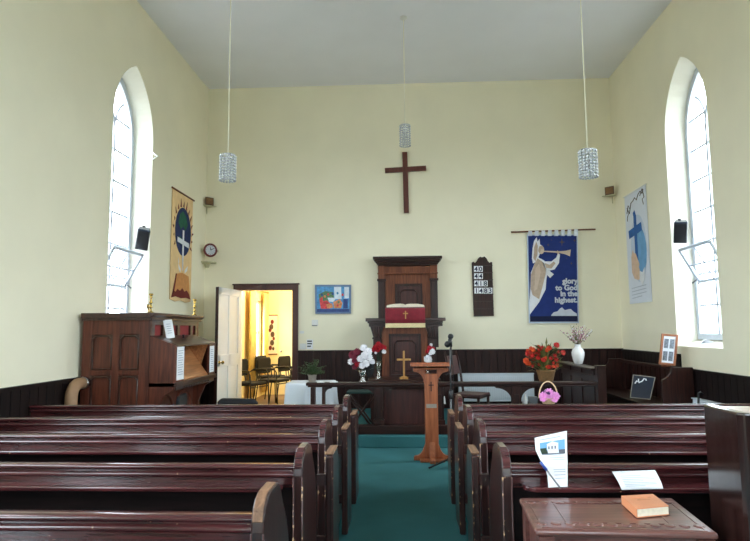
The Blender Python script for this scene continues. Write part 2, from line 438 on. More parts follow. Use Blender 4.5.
WL = [(-1.0,.95,1.1,3.9,5.2), (2.5,.95,1.1,3.9,5.2), (7.5,.58,1.27,4.22,5.11)]  # first two are unseen windows, added to brighten the room
WR = [(-1.0,.95,1.1,3.9,5.2), (2.7,.95,1.1,3.9,5.2), (7.76,.58,1.25,4.22,5.14)]  # first two likewise added out of view for fill light
WB = [(-1.7,.6,.9,2.9,3.7), (1.9,.6,.9,2.9,3.7)]  # unseen rear windows, added for light from behind the camera
side_wall('wall_left', XL, -1, WL); side_wall('wall_right', XR, 1, WR)
window('window_1', XL, -1, *WL[2]); window('window_2', XR, 1, *WR[2])
window('added_window_3', XL, -1, *WL[0], hop=False); window('added_window_4', XR, 1, *WR[0], hop=False)
window('added_window_8', XL, -1, *WL[1], hop=False); window('added_window_9', XR, 1, *WR[1], hop=False)
side_wall('wall_rear', YB, -1, WB, True, (XL, XR))
window('added_window_5', YB, -1, *WB[0], hop=False, sw=True); window('added_window_6', YB, -1, *WB[1], hop=False, sw=True)

DX0, DX1, DZ = -2.935, -1.972, 2.235
b = MB()
def wq(x0, x1, z0, z1, y=D): b.add([(x0,y,z0),(x1,y,z0),(x1,y,z1),(x0,y,z1)], [(0,1,2,3)])
wq(XL, DX0, 0, HC); wq(DX1, XR, 0, HC); wq(DX0, DX1, DZ, HC)
struct(b, 'wall_back', 'wall')

# boarding round the room
def boards(name, p0, p1, nrm, z1, mat, w=.135):
    mb = MB(); p0 = Vector(p0); p1 = Vector(p1); d = (p1-p0); L = d.length; d.normalize(); n = Vector(nrm); k = max(1, round(L/w)); st = L/k
    def bx(a, c, t0, t1, z0, z1):
        vs = [p0+d*a+n*t0, p0+d*c+n*t0, p0+d*c+n*t1, p0+d*a+n*t1]
        v = [(q.x,q.y,z0) for q in vs]+[(q.x,q.y,z1) for q in vs]
        mb.add(v, [(3,2,1,0),(4,5,6,7),(0,1,5,4),(1,2,6,5),(2,3,7,6),(3,0,4,7)])
    for i in range(k):
        bx(i*st+.004, (i+1)*st-.004, .004, .022, .0, z1-.03)
    bx(0, L, 0, .006, 0, z1-.03); bx(0, L, 0, .04, z1-.035, z1); bx(0, L, 0, .032, 0, .14)
    return struct(mb, name, mat, weld=False)
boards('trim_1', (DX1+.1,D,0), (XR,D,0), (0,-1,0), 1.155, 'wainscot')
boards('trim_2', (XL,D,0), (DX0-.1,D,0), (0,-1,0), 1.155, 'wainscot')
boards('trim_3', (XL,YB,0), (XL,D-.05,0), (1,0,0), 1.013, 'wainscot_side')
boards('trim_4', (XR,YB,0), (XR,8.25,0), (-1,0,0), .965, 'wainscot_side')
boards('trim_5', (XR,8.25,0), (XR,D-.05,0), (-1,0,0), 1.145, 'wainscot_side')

# platform with carpeted step
b = MB(); b.box(-1.78, 2.75, 7.685, D-.05, 0, .15); struct(b, 'platform', 'carpet', bevel=.012)

# door frame and open leaf
fr = bpy.data.objects.new('door_1', None); C.objects.link(fr); fr.location = (DX0, D, 0); fr['kind'] = 'structure'; WORLD['door_1'] = Vector(fr.location)
b = MB()
b.box(DX0-.11, DX0, D-.04, D+.01, 0, DZ+.1); b.box(DX1, DX1+.1, D-.04, D+.01, 0, DZ+.1); b.box(DX0, DX1, D-.04, D+.01, DZ, DZ+.1)
b.box(DX0-.13, DX1+.12, D-.05, D+.01, DZ+.09, DZ+.115)
b.box(DX1-.0, DX1+.1, D+.01, D+.2, 0, DZ); 
part(b, 'door_frame', 'frame_paint', fr, .006)
b = MB(); b.box(DX0-.1, DX0, D+.011, D+.2, 0, DZ); b.box(DX0, DX1, D+.011, D+.2, DZ, DZ+.1); part(b, 'door_lining', 'door_paint', fr)
HG = Matrix.Translation((DX0+.02, D-.06, 0)) @ Matrix.Rotation(math.radians(-6.5), 4, 'Z') @ Matrix.Translation((-DX0-.02, -D+.06, 0))
b = MB(); X0 = DX0+.0; LY0, LY1 = D-.06-.95, D-.06
b.box(X0, X0+.03, LY0, LY1, .01, DZ-.01)
def stile(y0, y1, z0, z1): b.box(X0-.006, X0+.042, y0, y1, z0, z1)
stile(LY0, LY0+.11, .01, DZ-.01); stile(LY1-.11, LY1, .01, DZ-.01); stile(LY0+.425, LY0+.525, .01, DZ-.01)
for z0, z1 in ((.01,.22),(.92,1.12),(DZ-.13,DZ-.01)): stile(LY0, LY1, z0, z1)
b.xf(HG); lf = part(b, 'door_leaf', 'door_paint', fr, .004, weld=False)
b = MB(); b.lathe([(.03,0),(.03,.008),(.01,.012),(.01,.04),(.026,.05),(.03,.065),(.02,.08),(0,.083)], n=14)
b.xf(HG @ Matrix.Translation((X0+.042, LY0+.06, 1.0)) @ Matrix.Rotation(PI/2, 4, 'Y')); part(b, 'door_knob', 'brass', lf)
b = MB(); b.box(X0-.008, X0+.044, LY0-.006, LY0, .01, DZ-.01); b.xf(HG); part(b, 'edge_strip', 'dark', lf)

# the room beyond the doorway
VX0, VX1, VY, VZ = -3.35, -1.2, 14.0, 2.85
b = MB(); b.add([(VX0-1,D+.2,0),(VX1+.5,D+.2,0),(VX1+.5,VY+.1,0),(VX0-1,VY+.1,0)], [(0,1,2,3)]); struct(b, 'floor_side_room', pmn('brown_floor', (112, 88, 62)))
b = MB(); b.box(VX0-.2, VX1+.2, D+.2, VY+.1, VZ, VZ+.1); struct(b, 'ceiling_side_room', 'reveal')
b = MB(); b.box(VX0-.3, VX1+.2, VY, VY+.1, 0, VZ); struct(b, 'wall_side_room_far', 'yellow_wall')
b = MB(); b.box(VX1, VX1+.1, D+.2, VY, 0, VZ); struct(b, 'wall_side_room_right', 'yellow_wall')
b = MB(); wy0, wy1, wz0, wz1 = 12.75, 13.65, .75, 2.2
for a in ((D+.2,wy0,0,VZ),(wy1,VY,0,VZ),(wy0,wy1,0,wz0),(wy0,wy1,wz1,VZ)): b.box(VX0-.12, VX0, *a)
struct(b, 'wall_side_room_left', 'yellow_wall')
b = MB(); b.box(XL-.3, VX1+.2, D+.19, D+.2, DZ+.1, VZ+.1); b.box(XL-.3, DX0-.1, D+.19, D+.2, 0, VZ); b.box(DX1+.1, VX1+.2, D+.19, D+.2, 0, VZ)
struct(b, 'wall_side_room_near', 'yellow_wall')
b = MB()
for a in ((wy0,wy1,wz0,wz0+.06),(wy0,wy1,wz1-.06,wz1),(wy0,wy0+.06,wz0,wz1),(wy1-.06,wy1,wz0,wz1),(wy0,wy1,1.45,1.49)): b.box(VX0-.09, VX0-.04, *a)
w = struct(b, 'window_7', 'white_paint', weld=False)
b = MB(); b.add([(VX0-.06,wy0,wz0),(VX0-.06,wy1,wz0),(VX0-.06,wy1,wz1),(VX0-.06,wy0,wz1)], [(0,1,2,3)]); part(b, 'pane', 'pane', w)
# plain painted door in the far wall
b = MB(); b.box(-2.98, -2.5, VY-.035, VY-.002, 0, 2.0)
for z0, z1 in ((.2,.9),(1.1,1.85)): b.box(-2.9, -2.58, VY-.045, VY-.03, z0, z1)
w = struct(b, 'door_2', 'yellow_wall', weld=False)
b = MB(); b.sphere((-2.92, VY-.06, 1.02), .03, 10); part(b, 'door_knob', 'steel', w)

def curtain(y0, y1, mat, label, z0=.1, z1=2.38, amp=.035, wv=5):
    mb = MB(); n = 40
    for k in (0,): 
        vs = []
        for i in range(n+1):
            t = i/n; y = y0+(y1-y0)*t; x = VX0+.09+amp*math.sin(t*wv*2*PI)
            vs += [(x, y, z0), (x+.012, y, (z0+z1)/2), (x, y, z1)]
        mb.add(vs, [(3*i+j,3*i+3+j,3*i+4+j,3*i+1+j) for i in range(n) for j in (0,1)], 0, True)
    o = part(mb, 'curtain', mat); sm = o.modifiers.new('cloth', 'SOLIDIFY'); sm.thickness = .006
    return tag(o, label, 'curtain')
curtain(13.55, 13.92, 'yellow_curtain', 'yellow curtain at the far side of the bright side-room window')
curtain(12.3, 12.8, 'yellow_curtain', 'pale yellow curtain by the doorway side of the side-room window')
b = MB(); b.tube([(VX0+.09, 12.2, 2.42), (VX0+.09, 13.96, 2.42)], .015, 8); 
for y in (12.2, 13.96): b.sphere((VX0+.09, y, 2.42), .028, 8)
tag(part(b, 'curtain_rod', 'gold_wood'), 'thin rod carrying the yellow curtains above the side-room window', 'curtain rod')
# hanging on the far wall
t = thing('scroll_hanging', 'tall pale scroll with dark figures on the yellow side-room wall', 'wall hanging', (-3.15, VY-.012, .9), world=True)
b = MB(); b.box(-3.26, -3.04, VY-.014, VY-.006, .95, 1.88); part(b, 'scroll', 'page', t)
for z in (.95, 1.88):
    b = MB(); b.tube([(-3.28, VY-.014, z), (-3.02, VY-.014, z)], .012, 8); part(b, 'roller', 'mid', t)
b = MB()
for i, (x, z, r) in enumerate([(-3.15,1.72,.04),(-3.17,1.6,.05),(-3.20,1.52,.035),(-3.14,1.42,.05),(-3.11,1.32,.03),(-3.15,1.22,.05),(-3.19,1.10,.04),(-3.12,1.08,.03)]):
    b.sphere((x, VY-.016, z), r, 8, i % 2, (1,.1,1.4))
part(b, 'figures', ['flame', 'stem'], t, weld=False)
# ceiling lamp of that room
t = thing('ceiling_lamp', 'round warm ceiling lamp of the side room', 'lamp', (-2.3, 12.6, VZ-.12), world=True)
b = MB(); b.lathe([(.0,VZ-.12),(.12,VZ-.11),(.17,VZ-.06),(.17,VZ-.03)], (-2.3,12.6,0), 20); part(b, 'lamp_shade', 'lamp_glow', t)
b = MB(); b.lathe([(.18,VZ-.03),(.18,VZ)], (-2.3,12.6,0), 20); part(b, 'lamp_base', 'white_paint', t)

# ------------------------------------------------------------ light
W = bpy.data.worlds.new('sky'); S.world = W; W.use_nodes = True; nt = W.node_tree
bg = nt.nodes['Background']; tc = nt.nodes.new('ShaderNodeTexCoord'); sp = nt.nodes.new('ShaderNodeSeparateXYZ'); rp = nt.nodes.new('ShaderNodeValToRGB')
nt.links.new(tc.outputs['Generated'], sp.inputs[0]); 
ma = nt.nodes.new('ShaderNodeMath'); ma.operation = 'MULTIPLY_ADD'; ma.inputs[1].default_value = .5; ma.inputs[2].default_value = .5
nt.links.new(sp.outputs['Z'], ma.inputs[0]); nt.links.new(ma.outputs[0], rp.inputs['Fac'])
e = rp.color_ramp.elements; e[0].position = .47; e[0].color = (.16,.165,.15,1); e[1].position = .52; e[1].color = (.79,.905,1,1)
nt.links.new(rp.outputs['Color'], bg.inputs['Color']); bg.inputs['Strength'].default_value = SKY
def portal(X, sg, yc, zc, w, h):
    l = bpy.data.lights.new('window_portal', 'AREA'); l.shape = 'RECTANGLE'; l.size = h; l.size_y = w; l.cycles.is_portal = True
    o = bpy.data.objects.new('window_portal', l); C.objects.link(o); o.location = (X, yc, zc); o.rotation_euler = (0, PI/2 if sg < 0 else -PI/2, 0)
    o.rotation_euler = (0, -PI/2 if sg < 0 else PI/2, 0)
for X, sg, ws in ((XL,-1,WL),(XR,1,WR)):
    for (yc, hw, z0, zs, za) in ws: portal(X+sg*(WT+.08), sg, yc, (z0+za)/2, 2*hw, za-z0)
for (yc, hw, z0, zs, za) in WB:
    l = bpy.data.lights.new('window_portal', 'AREA'); l.shape = 'RECTANGLE'; l.size = 2*hw; l.size_y = za-z0; l.cycles.is_portal = True
    o = bpy.data.objects.new('window_portal', l); C.objects.link(o); o.location = (yc, YB-WT-.08, (z0+za)/2); o.rotation_euler = (PI/2, 0, 0)
portal(VX0-.14, -1, (wy0+wy1)/2, (wz0+wz1)/2, wy1-wy0, wz1-wz0)
l = bpy.data.lights.new('side_room_lamp', 'POINT'); l.energy = 62; l.color = (1,.88,.64); l.shadow_soft_size = .15
o = bpy.data.objects.new('side_room_lamp', l); C.objects.link(o); o.location = (-2.3, 12.6, VZ-.32)

S.view_settings.view_transform = 'Standard'; S.view_settings.look = 'None'; S.view_settings.gamma = 1; S.view_settings.use_curve_mapping = False
S.view_settings.exposure = EXPOSURE
S.cycles.max_bounces = 12; S.cycles.diffuse_bounces = 8; S.cycles.glossy_bounces = 4; S.cycles.transparent_max_bounces = 12
S.cycles.sample_clamp_indirect = 8; S.cycles.use_denoising = True
# ------------------------------------------------------------ pews
AX = .52; AXR = .485
END = [(-.055,0),(-.055,.765),(-.05,.805),(-.03,.845),(.0,.872),(.04,.885),(.17,.885),(.215,.875),(.25,.845),(.285,.79),(.33,.74),(.375,.68),(.41,.62),(.43,.55),(.43,0)]
RAIL = [(-.018,.752),(-.030,.758),(-.034,.768),(-.026,.778),(-.014,.782),(-.014,.79),(-.036,.796),(-.040,.806),(-.032,.815),(-.01,.818),(.03,.815),(.038,.806),(.034,.795),(.02,.79),(.02,.752)]
def make_pew(x0, x1, aisle, y0, label, group, wall_end, top=0.0):
    """a pew seen from behind: x0..x1 along the row, aisle = +1/-1 side of its aisle end"""
    cx = (x0+x1)/2; L = (x1-x0)/2
    t = thing('pew', label, 'pew', (cx, y0, 0), 0, group)
    e = .05
    a0, a1 = -L+(e if (aisle < 0 or wall_end) else 0), L-(e if (aisle > 0 or wall_end) else 0)
    b = MB(); b.prism(RAIL, 'x', a0, a1, 0, True); part(b, 'top_rail', 'pew_edge', t, weld=False)
    b = MB(); b.box(a0, a1, -.012, .016, .70, .753); part(b, 'back_board', 'pew', t)
    b = MB(); b.box(a0, a1, .02, .036, .10, .70); part(b, 'lower_board', 'shade_dark', t, label='lower board coloured dark as shade under the ledge')  # near-black colour stands in for the shade under the ledge
    # book ledge on the back, rounded at its aisle end
    b = MB(); g = .05; r = .07
    xa, xb = (a0, a1-g) if aisle > 0 else (a0+g, a1)
    if aisle > 0: pl = [(xa,.03),(xa,-.12)] + [(xb-r+r*math.sin(q), -.12+r-r*math.cos(q)) for q in [i*PI/12 for i in range(7)]] + [(xb,.03)]
    else: pl = [(xb,.03),(xb,-.12)] + [(xa+r-r*math.sin(q), -.12+r-r*math.cos(q)) for q in [i*PI/12 for i in range(7)]] + [(xa,.03)]
    b.prism(pl, 'z', .702, .726); part(b, 'book_ledge', 'pew_edge', t, .007)
    b = MB(); b.box(a0, a1, .037, .37, .425, .452); b.box(a0, a1, .34, .365, .36, .425); part(b, 'seat', 'pew', t, .008)
    b = MB(); n = max(2, int((x1-x0)/1.2))
    for i in range(1, n): b.box(a0+(a1-a0)*i/n-.02, a0+(a1-a0)*i/n+.02, .04, .34, 0, .424)
    part(b, 'seat_bearer', 'pew_end', t)
    for s in ((-1,1) if wall_end else (aisle,)):
        b = MB(); b.prism(END, 'x', *((L-e, L) if s > 0 else (-L, -L+e)))
        part(b, 'pew_end', 'pew_end', t, .007)
    return t, L
ROWS = [('rearmost',2.26),('second from the rear',3.09),('third from the rear',3.96),('fourth from the rear',4.70),('foremost',5.51)]
for i, (w, y0) in enumerate(ROWS):
    t, L = make_pew(XL+.045, -AX, 1, y0, '', 'dark pews left of the aisle', False)
    t['label'] = {0: 'dark wooden pew left of the aisle, nearest the camera and lowest in view',
                  1: 'dark wooden pew left of the aisle, second from the camera',
                  2: 'dark wooden pew left of the aisle, middle one of the five',
                  3: 'dark wooden pew left of the aisle, second from the organ',
                  4: 'dark wooden pew left of the aisle, foremost, just behind the organ'}[i]
    if i: 
        t2, L2 = make_pew(AXR, XR-.045, -1, y0+ (.02 if i < 4 else 0), '', 'dark pews right of the aisle', False)
        t2['label'] = {1: 'dark wooden pew right of the aisle holding the leaflet and paper on its ledge',
                       2: 'dark wooden pew right of the aisle, second from the leaflet pew towards the front',
                       3: 'dark wooden pew right of the aisle, second from the front',
                       4: 'dark wooden pew right of the aisle, foremost, under the pink flower basket'}[i]
    # low door between this pew's end and the next one
    if 0 < i < 4:
        for tt, s, LL in ((t, 1, L), (t2, -1, L2)):
            b = MB(); gx = LL+.055
            ya, yb = .42, .42 + (.33 if i == 1 else .36)
            pr = [(ya,.03),(ya,.762),(ya+.012,.774),(yb-.10,.774),(yb-.05,.76),(yb-.01,.70),(yb,.62),(yb,.03)]
            b.prism(pr, 'x', *((gx-.0, gx+.04) if s > 0 else (-gx-.04, -gx)))
            d = part(b, 'low_end_panel', 'pew_end', tt, .008)
            b = MB(); b.box(*((gx-.004, gx+.044) if s > 0 else (-gx-.044, -gx+.004)), ya+.005, yb-.09, .772, .786); part(b, 'worn_cap', 'worn', d, .005, label='bare worn top edge')
            for zb_ in (.25, .60): b = MB(); b.box(*((LL, gx) if s > 0 else (-gx, -LL)), ya, ya+.03, zb_, zb_+.06); part(b, 'bracket', 'pew_end', d)
            b = MB(); xe = s*(gx+.039); b.tube([(xe, ya+.002, .04),(xe, ya+.002, .76)], .005, 6); b.tube([(xe-s*.038, ya+.002, .76),(xe, ya+.002, .76)], .005, 6); part(b, 'worn_edge', 'edge_wear', d, weld=False)
        # bare worn patches along the tops of the tall ends
    for tt, s, LL in ((t, 1, L),) + (((t2, -1, L2),) if i else ()):
        b = MB(); pts = [(-.054,.80),(-.034,.843),(-.004,.870),(.04,.885),(.17,.885)]
        up = [(-.058,.803),(-.038,.848),(-.006,.876),(.038,.891),(.17,.891)]
        b.prism(pts+up[::-1], 'x', *((LL-.044, LL-.006) if s > 0 else (-LL+.006, -LL+.044)))
        part(b, 'worn_top', 'worn' if i == 0 else 'pew_edge', tt, .003)
        b = MB(); xe = s*(LL-.003); b.tube([(xe,-.0535,.03),(xe,-.0535,.76)], .0045, 6); part(b, 'worn_edge', 'edge_wear', tt)
        b = MB(); xe = s*(LL-.047); b.tube([(xe,-.0535,.03),(xe,-.0535,.76)], .0045, 6); part(b, 'worn_edge', 'edge_wear', tt)

# ------------------------------------------------------------ things at the back of the right side
t = thing('cabinet', 'tall dark polished cabinet with a pale top at the right edge', 'cabinet', (2.2, 2.62, 0), world=True)
x0, x1, y0, y1, z1 = 1.345, 3.1, 2.47, 2.755, 1.135
b = MB(); b.prism([(x0,y0+.02),(x0+.015,y0),(x0+.05,y0),(x0+.05,y1),(x0,y1)], 'z', 0, z1+.02); part(b, 'side_panel', 'cabinet', t, .008)
b = MB(); b.box(x1-.05, x1, y0, y1, 0, z1-.012); part(b, 'side_panel', 'cabinet', t, .008)
b = MB(); b.box(x0+.05, x1-.05, y0+.05, y0+.075, .08, z1-.012); b.box(x0+.05, x1-.05, y0+.03, y0+.05, .08, .2); b.box(x0+.05, x1-.05, y0+.025, y0+.05, .92, 1.0); part(b, 'rear_board', 'cabinet', t, .006)
b = MB(); b.box(x0+.05, x1-.05, y0+.0, y0+.135, 1.04, 1.105); part(b, 'moulding', 'pew_edge', t, .02, seg=4)
b = MB(); b.box(x0+.05, x1-.05, y0+.13, y1+.01, z1-.012, z1+.012); part(b, 'top', 'beige', t, .006)
b = MB(); b.prism([(x1-.05,y0+.05),(x1-.05,y0-.14)] + [(x0+.13-.07*math.sin(q), y0-.14+.07-.07*math.cos(q)) for q in [i*PI/12 for i in range(7)]] + [(x0+.06,y0+.05)], 'z', .84, .87); part(b, 'ledge', 'pew_edge', t, .01)
b = MB(); 
b.box(x0+.05, x1-.05, y0+.08, y1-.01, .35, .37); part(b, 'shelf', 'cabinet', t)

# carved table
tc_ = thing('carved_table', 'low carved oak table with a book lying on it', 'table', (.86, 2.63, 0), world=True)
def corner(x, y): return at(x, y, Z=.72)
A, B_, C_, D_ = [corner(*p) for p in ((534.5,529),(719,533),(672,497),(519,497))]
def inset(p, k):
    m = (A+B_+C_+D_)/4; q = p + (m-p)*k; return (q.x, q.y)
b = MB(); b.prism([(p.x,p.y) for p in (A,B_,C_,D_)], 'z', .692, .718); tp = part(b, 'top', 'table', tc_, .011, seg=3)
b = MB()
for k0, k1 in ((.09,.115),(.40,.425)):
    P0 = [inset(p, k0) for p in (A,B_,C_,D_)]; P1 = [inset(p, k1) for p in (A,B_,C_,D_)]
    for i in range(4):
        j = (i+1) % 4; b.prism([P0[i],P0[j],P1[j],P1[i]], 'z', .717, .7205)
cA, cB, cC, cD = [Vector(inset(p,.12)+(0,)) for p in (A,B_,C_,D_)]
for u in [i/11 for i in range(12)]:
    for v in (.12,.88):
        p = (cA*(1-u)+cB*u)*(1-v) + (cD*(1-u)+cC*u)*v
        b.lathe([(.022,.717),(.022,.720),(.014,.7215),(0,.7205)], (p.x,p.y,0), 8)
part(b, 'carved_border', 'table', tp, weld=False)
b = MB()
P0 = [inset(p,.10) for p in (A,B_,C_,D_)]; P1 = [inset(p,.14) for p in (A,B_,C_,D_)]
for i in range(4):
    j = (i+1) % 4; b.prism([P0[i],P0[j],P1[j],P1[i]], 'z', .52, .692)
fr_ = part(b, 'apron', 'table', tc_)
b = MB(); f0, f1 = Vector(P0[0]+(0,)), Vector(P0[1]+(0,))
for i in range(13):
    p = f0.lerp(f1, (i+.5)/13)
    b.tube([(p.x+.022*math.cos(a), p.y-.004, .625+.045*math.sin(a)) for a in [PI*k/8 for k in range(9)]], .005, 6)
    b.sphere((p.x, p.y, .618), .011, 6)
d = (f1-f0); b.box(min(f0.x,f1.x)+.03, max(f0.x,f1.x)-.03, min(f0.y,f1.y)-.003, min(f0.y,f1.y)+.002, .58, .59)
part(b, 'carved_frieze', 'table', fr_, weld=False)
for p in (A,B_,C_,D_):
    x, y = inset(p, .13); b = MB()
    b.box(x-.03, x+.03, y-.03, y+.03, .5, .69); b.lathe([(.028,0),(.032,.03),(.022,.05),(.03,.12),(.034,.25),(.026,.34),(.034,.4),(.022,.44),(.03,.5)], (x,y,0), 14)
    part(b, 'leg', 'table', tc_)

# book on the table
pb = [at(x, y, Z=.757) for x, y in ((637,509),(669,506),(653,494),(621.7,495.7))]
t = thing('book', 'thick orange-covered book lying on the carved table', 'book', tuple(pb[0].lerp(pb[2],.5))[:2]+(.72,), world=True)
bp = [(p.x, p.y) for p in pb]
m = Vector(((bp[0][0]+bp[2][0])/2, (bp[0][1]+bp[2][1])/2))
ins = [tuple(Vector(p)+(m-Vector(p))*.03) for p in bp]
b = MB(); b.prism(ins, 'z', .7245, .7545); part(b, 'pages', 'page', t)
b = MB(); b.prism(bp, 'z', .7545, .758); b.prism(bp, 'z', .721, .7245)
e0, e1 = bp[3], bp[0]; nn = (Vector(bp[0])-Vector(bp[1])).normalized()*.003
b.prism([e0, e1, tuple(Vector(e1)+nn), tuple(Vector(e0)+nn)], 'z', .721, .758); part(b, 'cover', 'orange_cover', t, .0012)
b = MB(); q = [Vector(p) for p in bp]
def uv(u, v): return tuple((q[0]*(1-u)+q[1]*u)*(1-v)+(q[3]*(1-u)+q[2]*u)*v)
for v0, v1, u0, u1 in ((.70,.78,.2,.8),(.56,.62,.3,.7)): b.prism([uv(u0,v0),uv(u1,v0),uv(u1,v1),uv(u0,v1)], 'z', .758, .7584)
part(b, 'cover_lettering', 'pic_orange', t)

# leaflet and pen, sheet of paper on the ledge
LY = 3.11; 
t = thing('leaflet', 'folded white leaflet with a photo of a building, propped on the pew ledge', 'leaflet', (.70, LY-.08, .727), world=True)
def lp(px, py, y): p = at(px, py, Y=y); return p
rows_ = []; n = 12
b = MB(); cur = [(0,535.5,568,435.5,441.5),(.3,536,567.5,0,0),(.55,540.5,567.5,0,0),(.62,543.5,567.3,0,0),(.8,546,567,0,0),(1,546.5,566.5,488,488)]
zt, zb = .985, .728
pts = []
for k, xl, xr, *_ in cur:
    z = zt+(zb-zt)*k; y = LY-.035-.065*k - (.012 if .3 <= k <= .62 else 0)
    pl = at(xl, 460, Y=y); pr = at(xr, 460, Y=y)
    pts.append((Vector((pl.x, y-(.02 if k > .5 else 0), z-(.035 if k == 0 else .012 if k<.5 else 0)*1)), Vector((pr.x, y, z))))
vs = [p for r in pts for p in r]
b.add(vs, [(2*i,2*i+1,2*i+3,2*i+2) for i in range(len(pts)-1)], 0, False)
b.add([p+Vector((.0,.0025,0)) for p in vs], [(2*i,2*i+1,2*i+3,2*i+2) for i in range(len(pts)-1)], 0, False)
sh = part(b, 'sheet', 'paper', t)
def lq(u, v):
    k = v; i = max(j for j in range(len(cur)) if cur[j][0] <= k+1e-9); i = min(i, len(cur)-2)
    f = (k-cur[i][0])/(cur[i+1][0]-cur[i][0]); l = pts[i][0].lerp(pts[i+1][0], f); r = pts[i][1].lerp(pts[i+1][1], f)
    return l.lerp(r, u) + Vector((0,-.0015,0))
def patch(mb, u0, u1, v0, v1, mi=0, lift=0):
    vsx = sorted({v0, v1, *[c[0] for c in cur if v0 < c[0] < v1]})
    vs = [p + Vector((0,-lift,0)) for v in vsx for p in (lq(u0, v), lq(u1, v))]
    mb.add(vs, [(2*i,2*i+1,2*i+3,2*i+2) for i in range(len(vsx)-1)], mi)
b = MB(); patch(b, .14, .93, .14, .40, 0); patch(b, .14, .93, .32, .40, 1, .0005); patch(b, .36, .72, .19, .38, 2, .001); patch(b, .14, .34, .27, .38, 3, .001)
b.add([lq(.34,.195)+Vector((0,-.001,0)), lq(.54,.145)+Vector((0,-.001,0)), lq(.74,.195)+Vector((0,-.001,0))], [(0,1,2)], 2)
for u in (.42,.52,.62): patch(b, u-.02, u+.02, .24, .30, 1, .0018)
part(b, 'printed_photo', ['sky_blue', 'ink', 'ban_white', 'leaf_dark'], sh, weld=False)
b = MB(); patch(b, .14, .8, .065, .085)
for v in (.46,.5,.68,.72,.78,.84): patch(b, .35, .9, v, v+.012)
part(b, 'print', 'print', sh, weld=False)
t = thing('pen', 'blue ballpoint pen tucked across the propped leaflet', 'pen', tuple(at(550,475,Y=2.99)), world=True)
p0, p1 = at(540.5, 462, Y=2.985), at(561, 489, Y=2.97)
b = MB(); b.tube([p0, p0.lerp(p1,.3)], .0065, 8); part(b, 'cap', 'blue_plastic', t)
b = MB(); b.tube([p0.lerp(p1,.3), p0.lerp(p1,.92), p1], [.0042,.0042,.001], 8); part(b, 'barrel', 'grey_metal', t)

t = thing('paper_sheet', 'blank white sheet of paper slanting on the pew ledge above the book', 'paper', tuple(at(636,484,Y=3.05)), world=True)
y_b, y_t = 2.985, 3.07
P = [q+Vector((0,0,.008)) for q in (at(622,491.5,Y=y_b), at(663.5,490.5,Y=y_b), at(655,471.5,Y=y_t), at(612,473,Y=y_t))]
b = MB(); n = 6; vs = []
for i in range(n+1):
    f = i/n; s = Vector((0,-.012*math.sin(PI*f),.0))
    vs += [P[0].lerp(P[3], f)+s, P[1].lerp(P[2], f)+s]
b.add(vs, [(2*i,2*i+1,2*i+3,2*i+2) for i in range(n)], 0, True); sh = part(b, 'sheet', 'paper', t)
sm = sh.modifiers.new('t', 'SOLIDIFY'); sm.thickness = .0015
b = MB()
for k in range(7):
    f = .2+.09*k; s = Vector((0,-.012*math.sin(PI*f)-.0022,0)); L_ = P[0].lerp(P[3], f)+s; R_ = P[1].lerp(P[2], f)+s; u = Vector((0,.0008,.0022))
    b.add([L_.lerp(R_,.12), L_.lerp(R_,.88 if k % 3 else .6), L_.lerp(R_,.88 if k % 3 else .6)+u, L_.lerp(R_,.12)+u], [(0,1,2,3)])
part(b, 'faint_print', 'print', sh, weld=False)
# ------------------------------------------------------------ communion rail
RY0, RY1, RZ = 7.79, 7.93, .815
t = thing('communion_rail', 'long dark communion rail across the front of the platform', 'rail', (.6, 7.86, .15), world=True)
b = MB(); b.box(-1.30, 2.485, RY0, RY1, RZ-.04, RZ); b.box(-1.28, 2.485, RY0+.02, RY1-.02, RZ-.06, RZ-.04); part(b, 'top_rail', 'dark_x', t, .012, seg=3)
b = MB(); b.box(-.66, 2.485, 7.775, 7.89, .15, .268); part(b, 'kerb', 'dark_x', t, .012)
for x in (-1.2, -.335, .455, 1.46):
    b = MB(); w = .06
    if x == -1.2: b.box(x-.04, x+.02, RY0+.02, RY1-.02, .15, RZ-.06); b.box(x+.11, x+.15, RY0+.03, RY1-.03, .15, RZ-.06)
    else:
        b.box(x-w, x+w, RY0+.02, RY1-.03, .268, RZ-.06)
        b.box(x-w-.012, x+w+.012, RY0+.01, RY1-.02, .268, .33); b.box(x-w*.55, x+w*.55, RY0+.008, RY0+.02, .36, .66)
    part(b, 'post', 'dark', t, .006)
def bracket(x, s, h=.16, r=.16):
    b = MB(); pl = [(x, RZ-.06), (x+s*r, RZ-.06)] + [(x+s*(r-.02-(r-.02)*math.sin(a)), RZ-.06-.02-(h-.02)*(1-math.cos(a))) for a in [i*PI/16 for i in range(9)]]
    pl += [(x, RZ-.06-h)]
    b.prism(pl, 'y', RY0+.045, RY0+.075); part(b, 'bracket', 'dark', t, .004)
bracket(-.275, 1); bracket(.395, -1); bracket(-.395, -1); bracket(.515, 1); bracket(1.40, -1, .19, .22); bracket(1.52, 1, .19, .2); bracket(-1.05, 1, .1, .1)
b = MB(); b.box(-.30, .40, 8.0, 8.02, .2, .70); part(b, 'inner_panel', 'mid2', t)

# side screen of the platform
t = thing('side_screen', 'dark panelled side screen with a sloping top, right end of the rail', 'screen', (2.55, 8.7, .15), world=True)
b = MB(); b.box(2.50, 2.61, 7.80, 7.91, .15, 1.005); b.box(2.49, 2.62, 7.79, 7.92, 1.005, 1.02); part(b, 'post', 'dark', t, .01)
b = MB(); b.box(2.53, 2.57, 7.91, 9.62, .15, .95)
for y in (8.0, 8.55, 9.1): b.box(2.515, 2.53, y, y+.07, .2, .95)
b.box(2.515, 2.53, 7.91, 9.62, .2, .3); b.box(2.515, 2.53, 7.91, 9.62, .80, .88); part(b, 'panel', 'dark', t, .004, weld=False)
b = MB(); b.box(2.46, 2.64, 7.91, 9.62, .95, .98); part(b, 'cap', 'dark_x', t, .01)

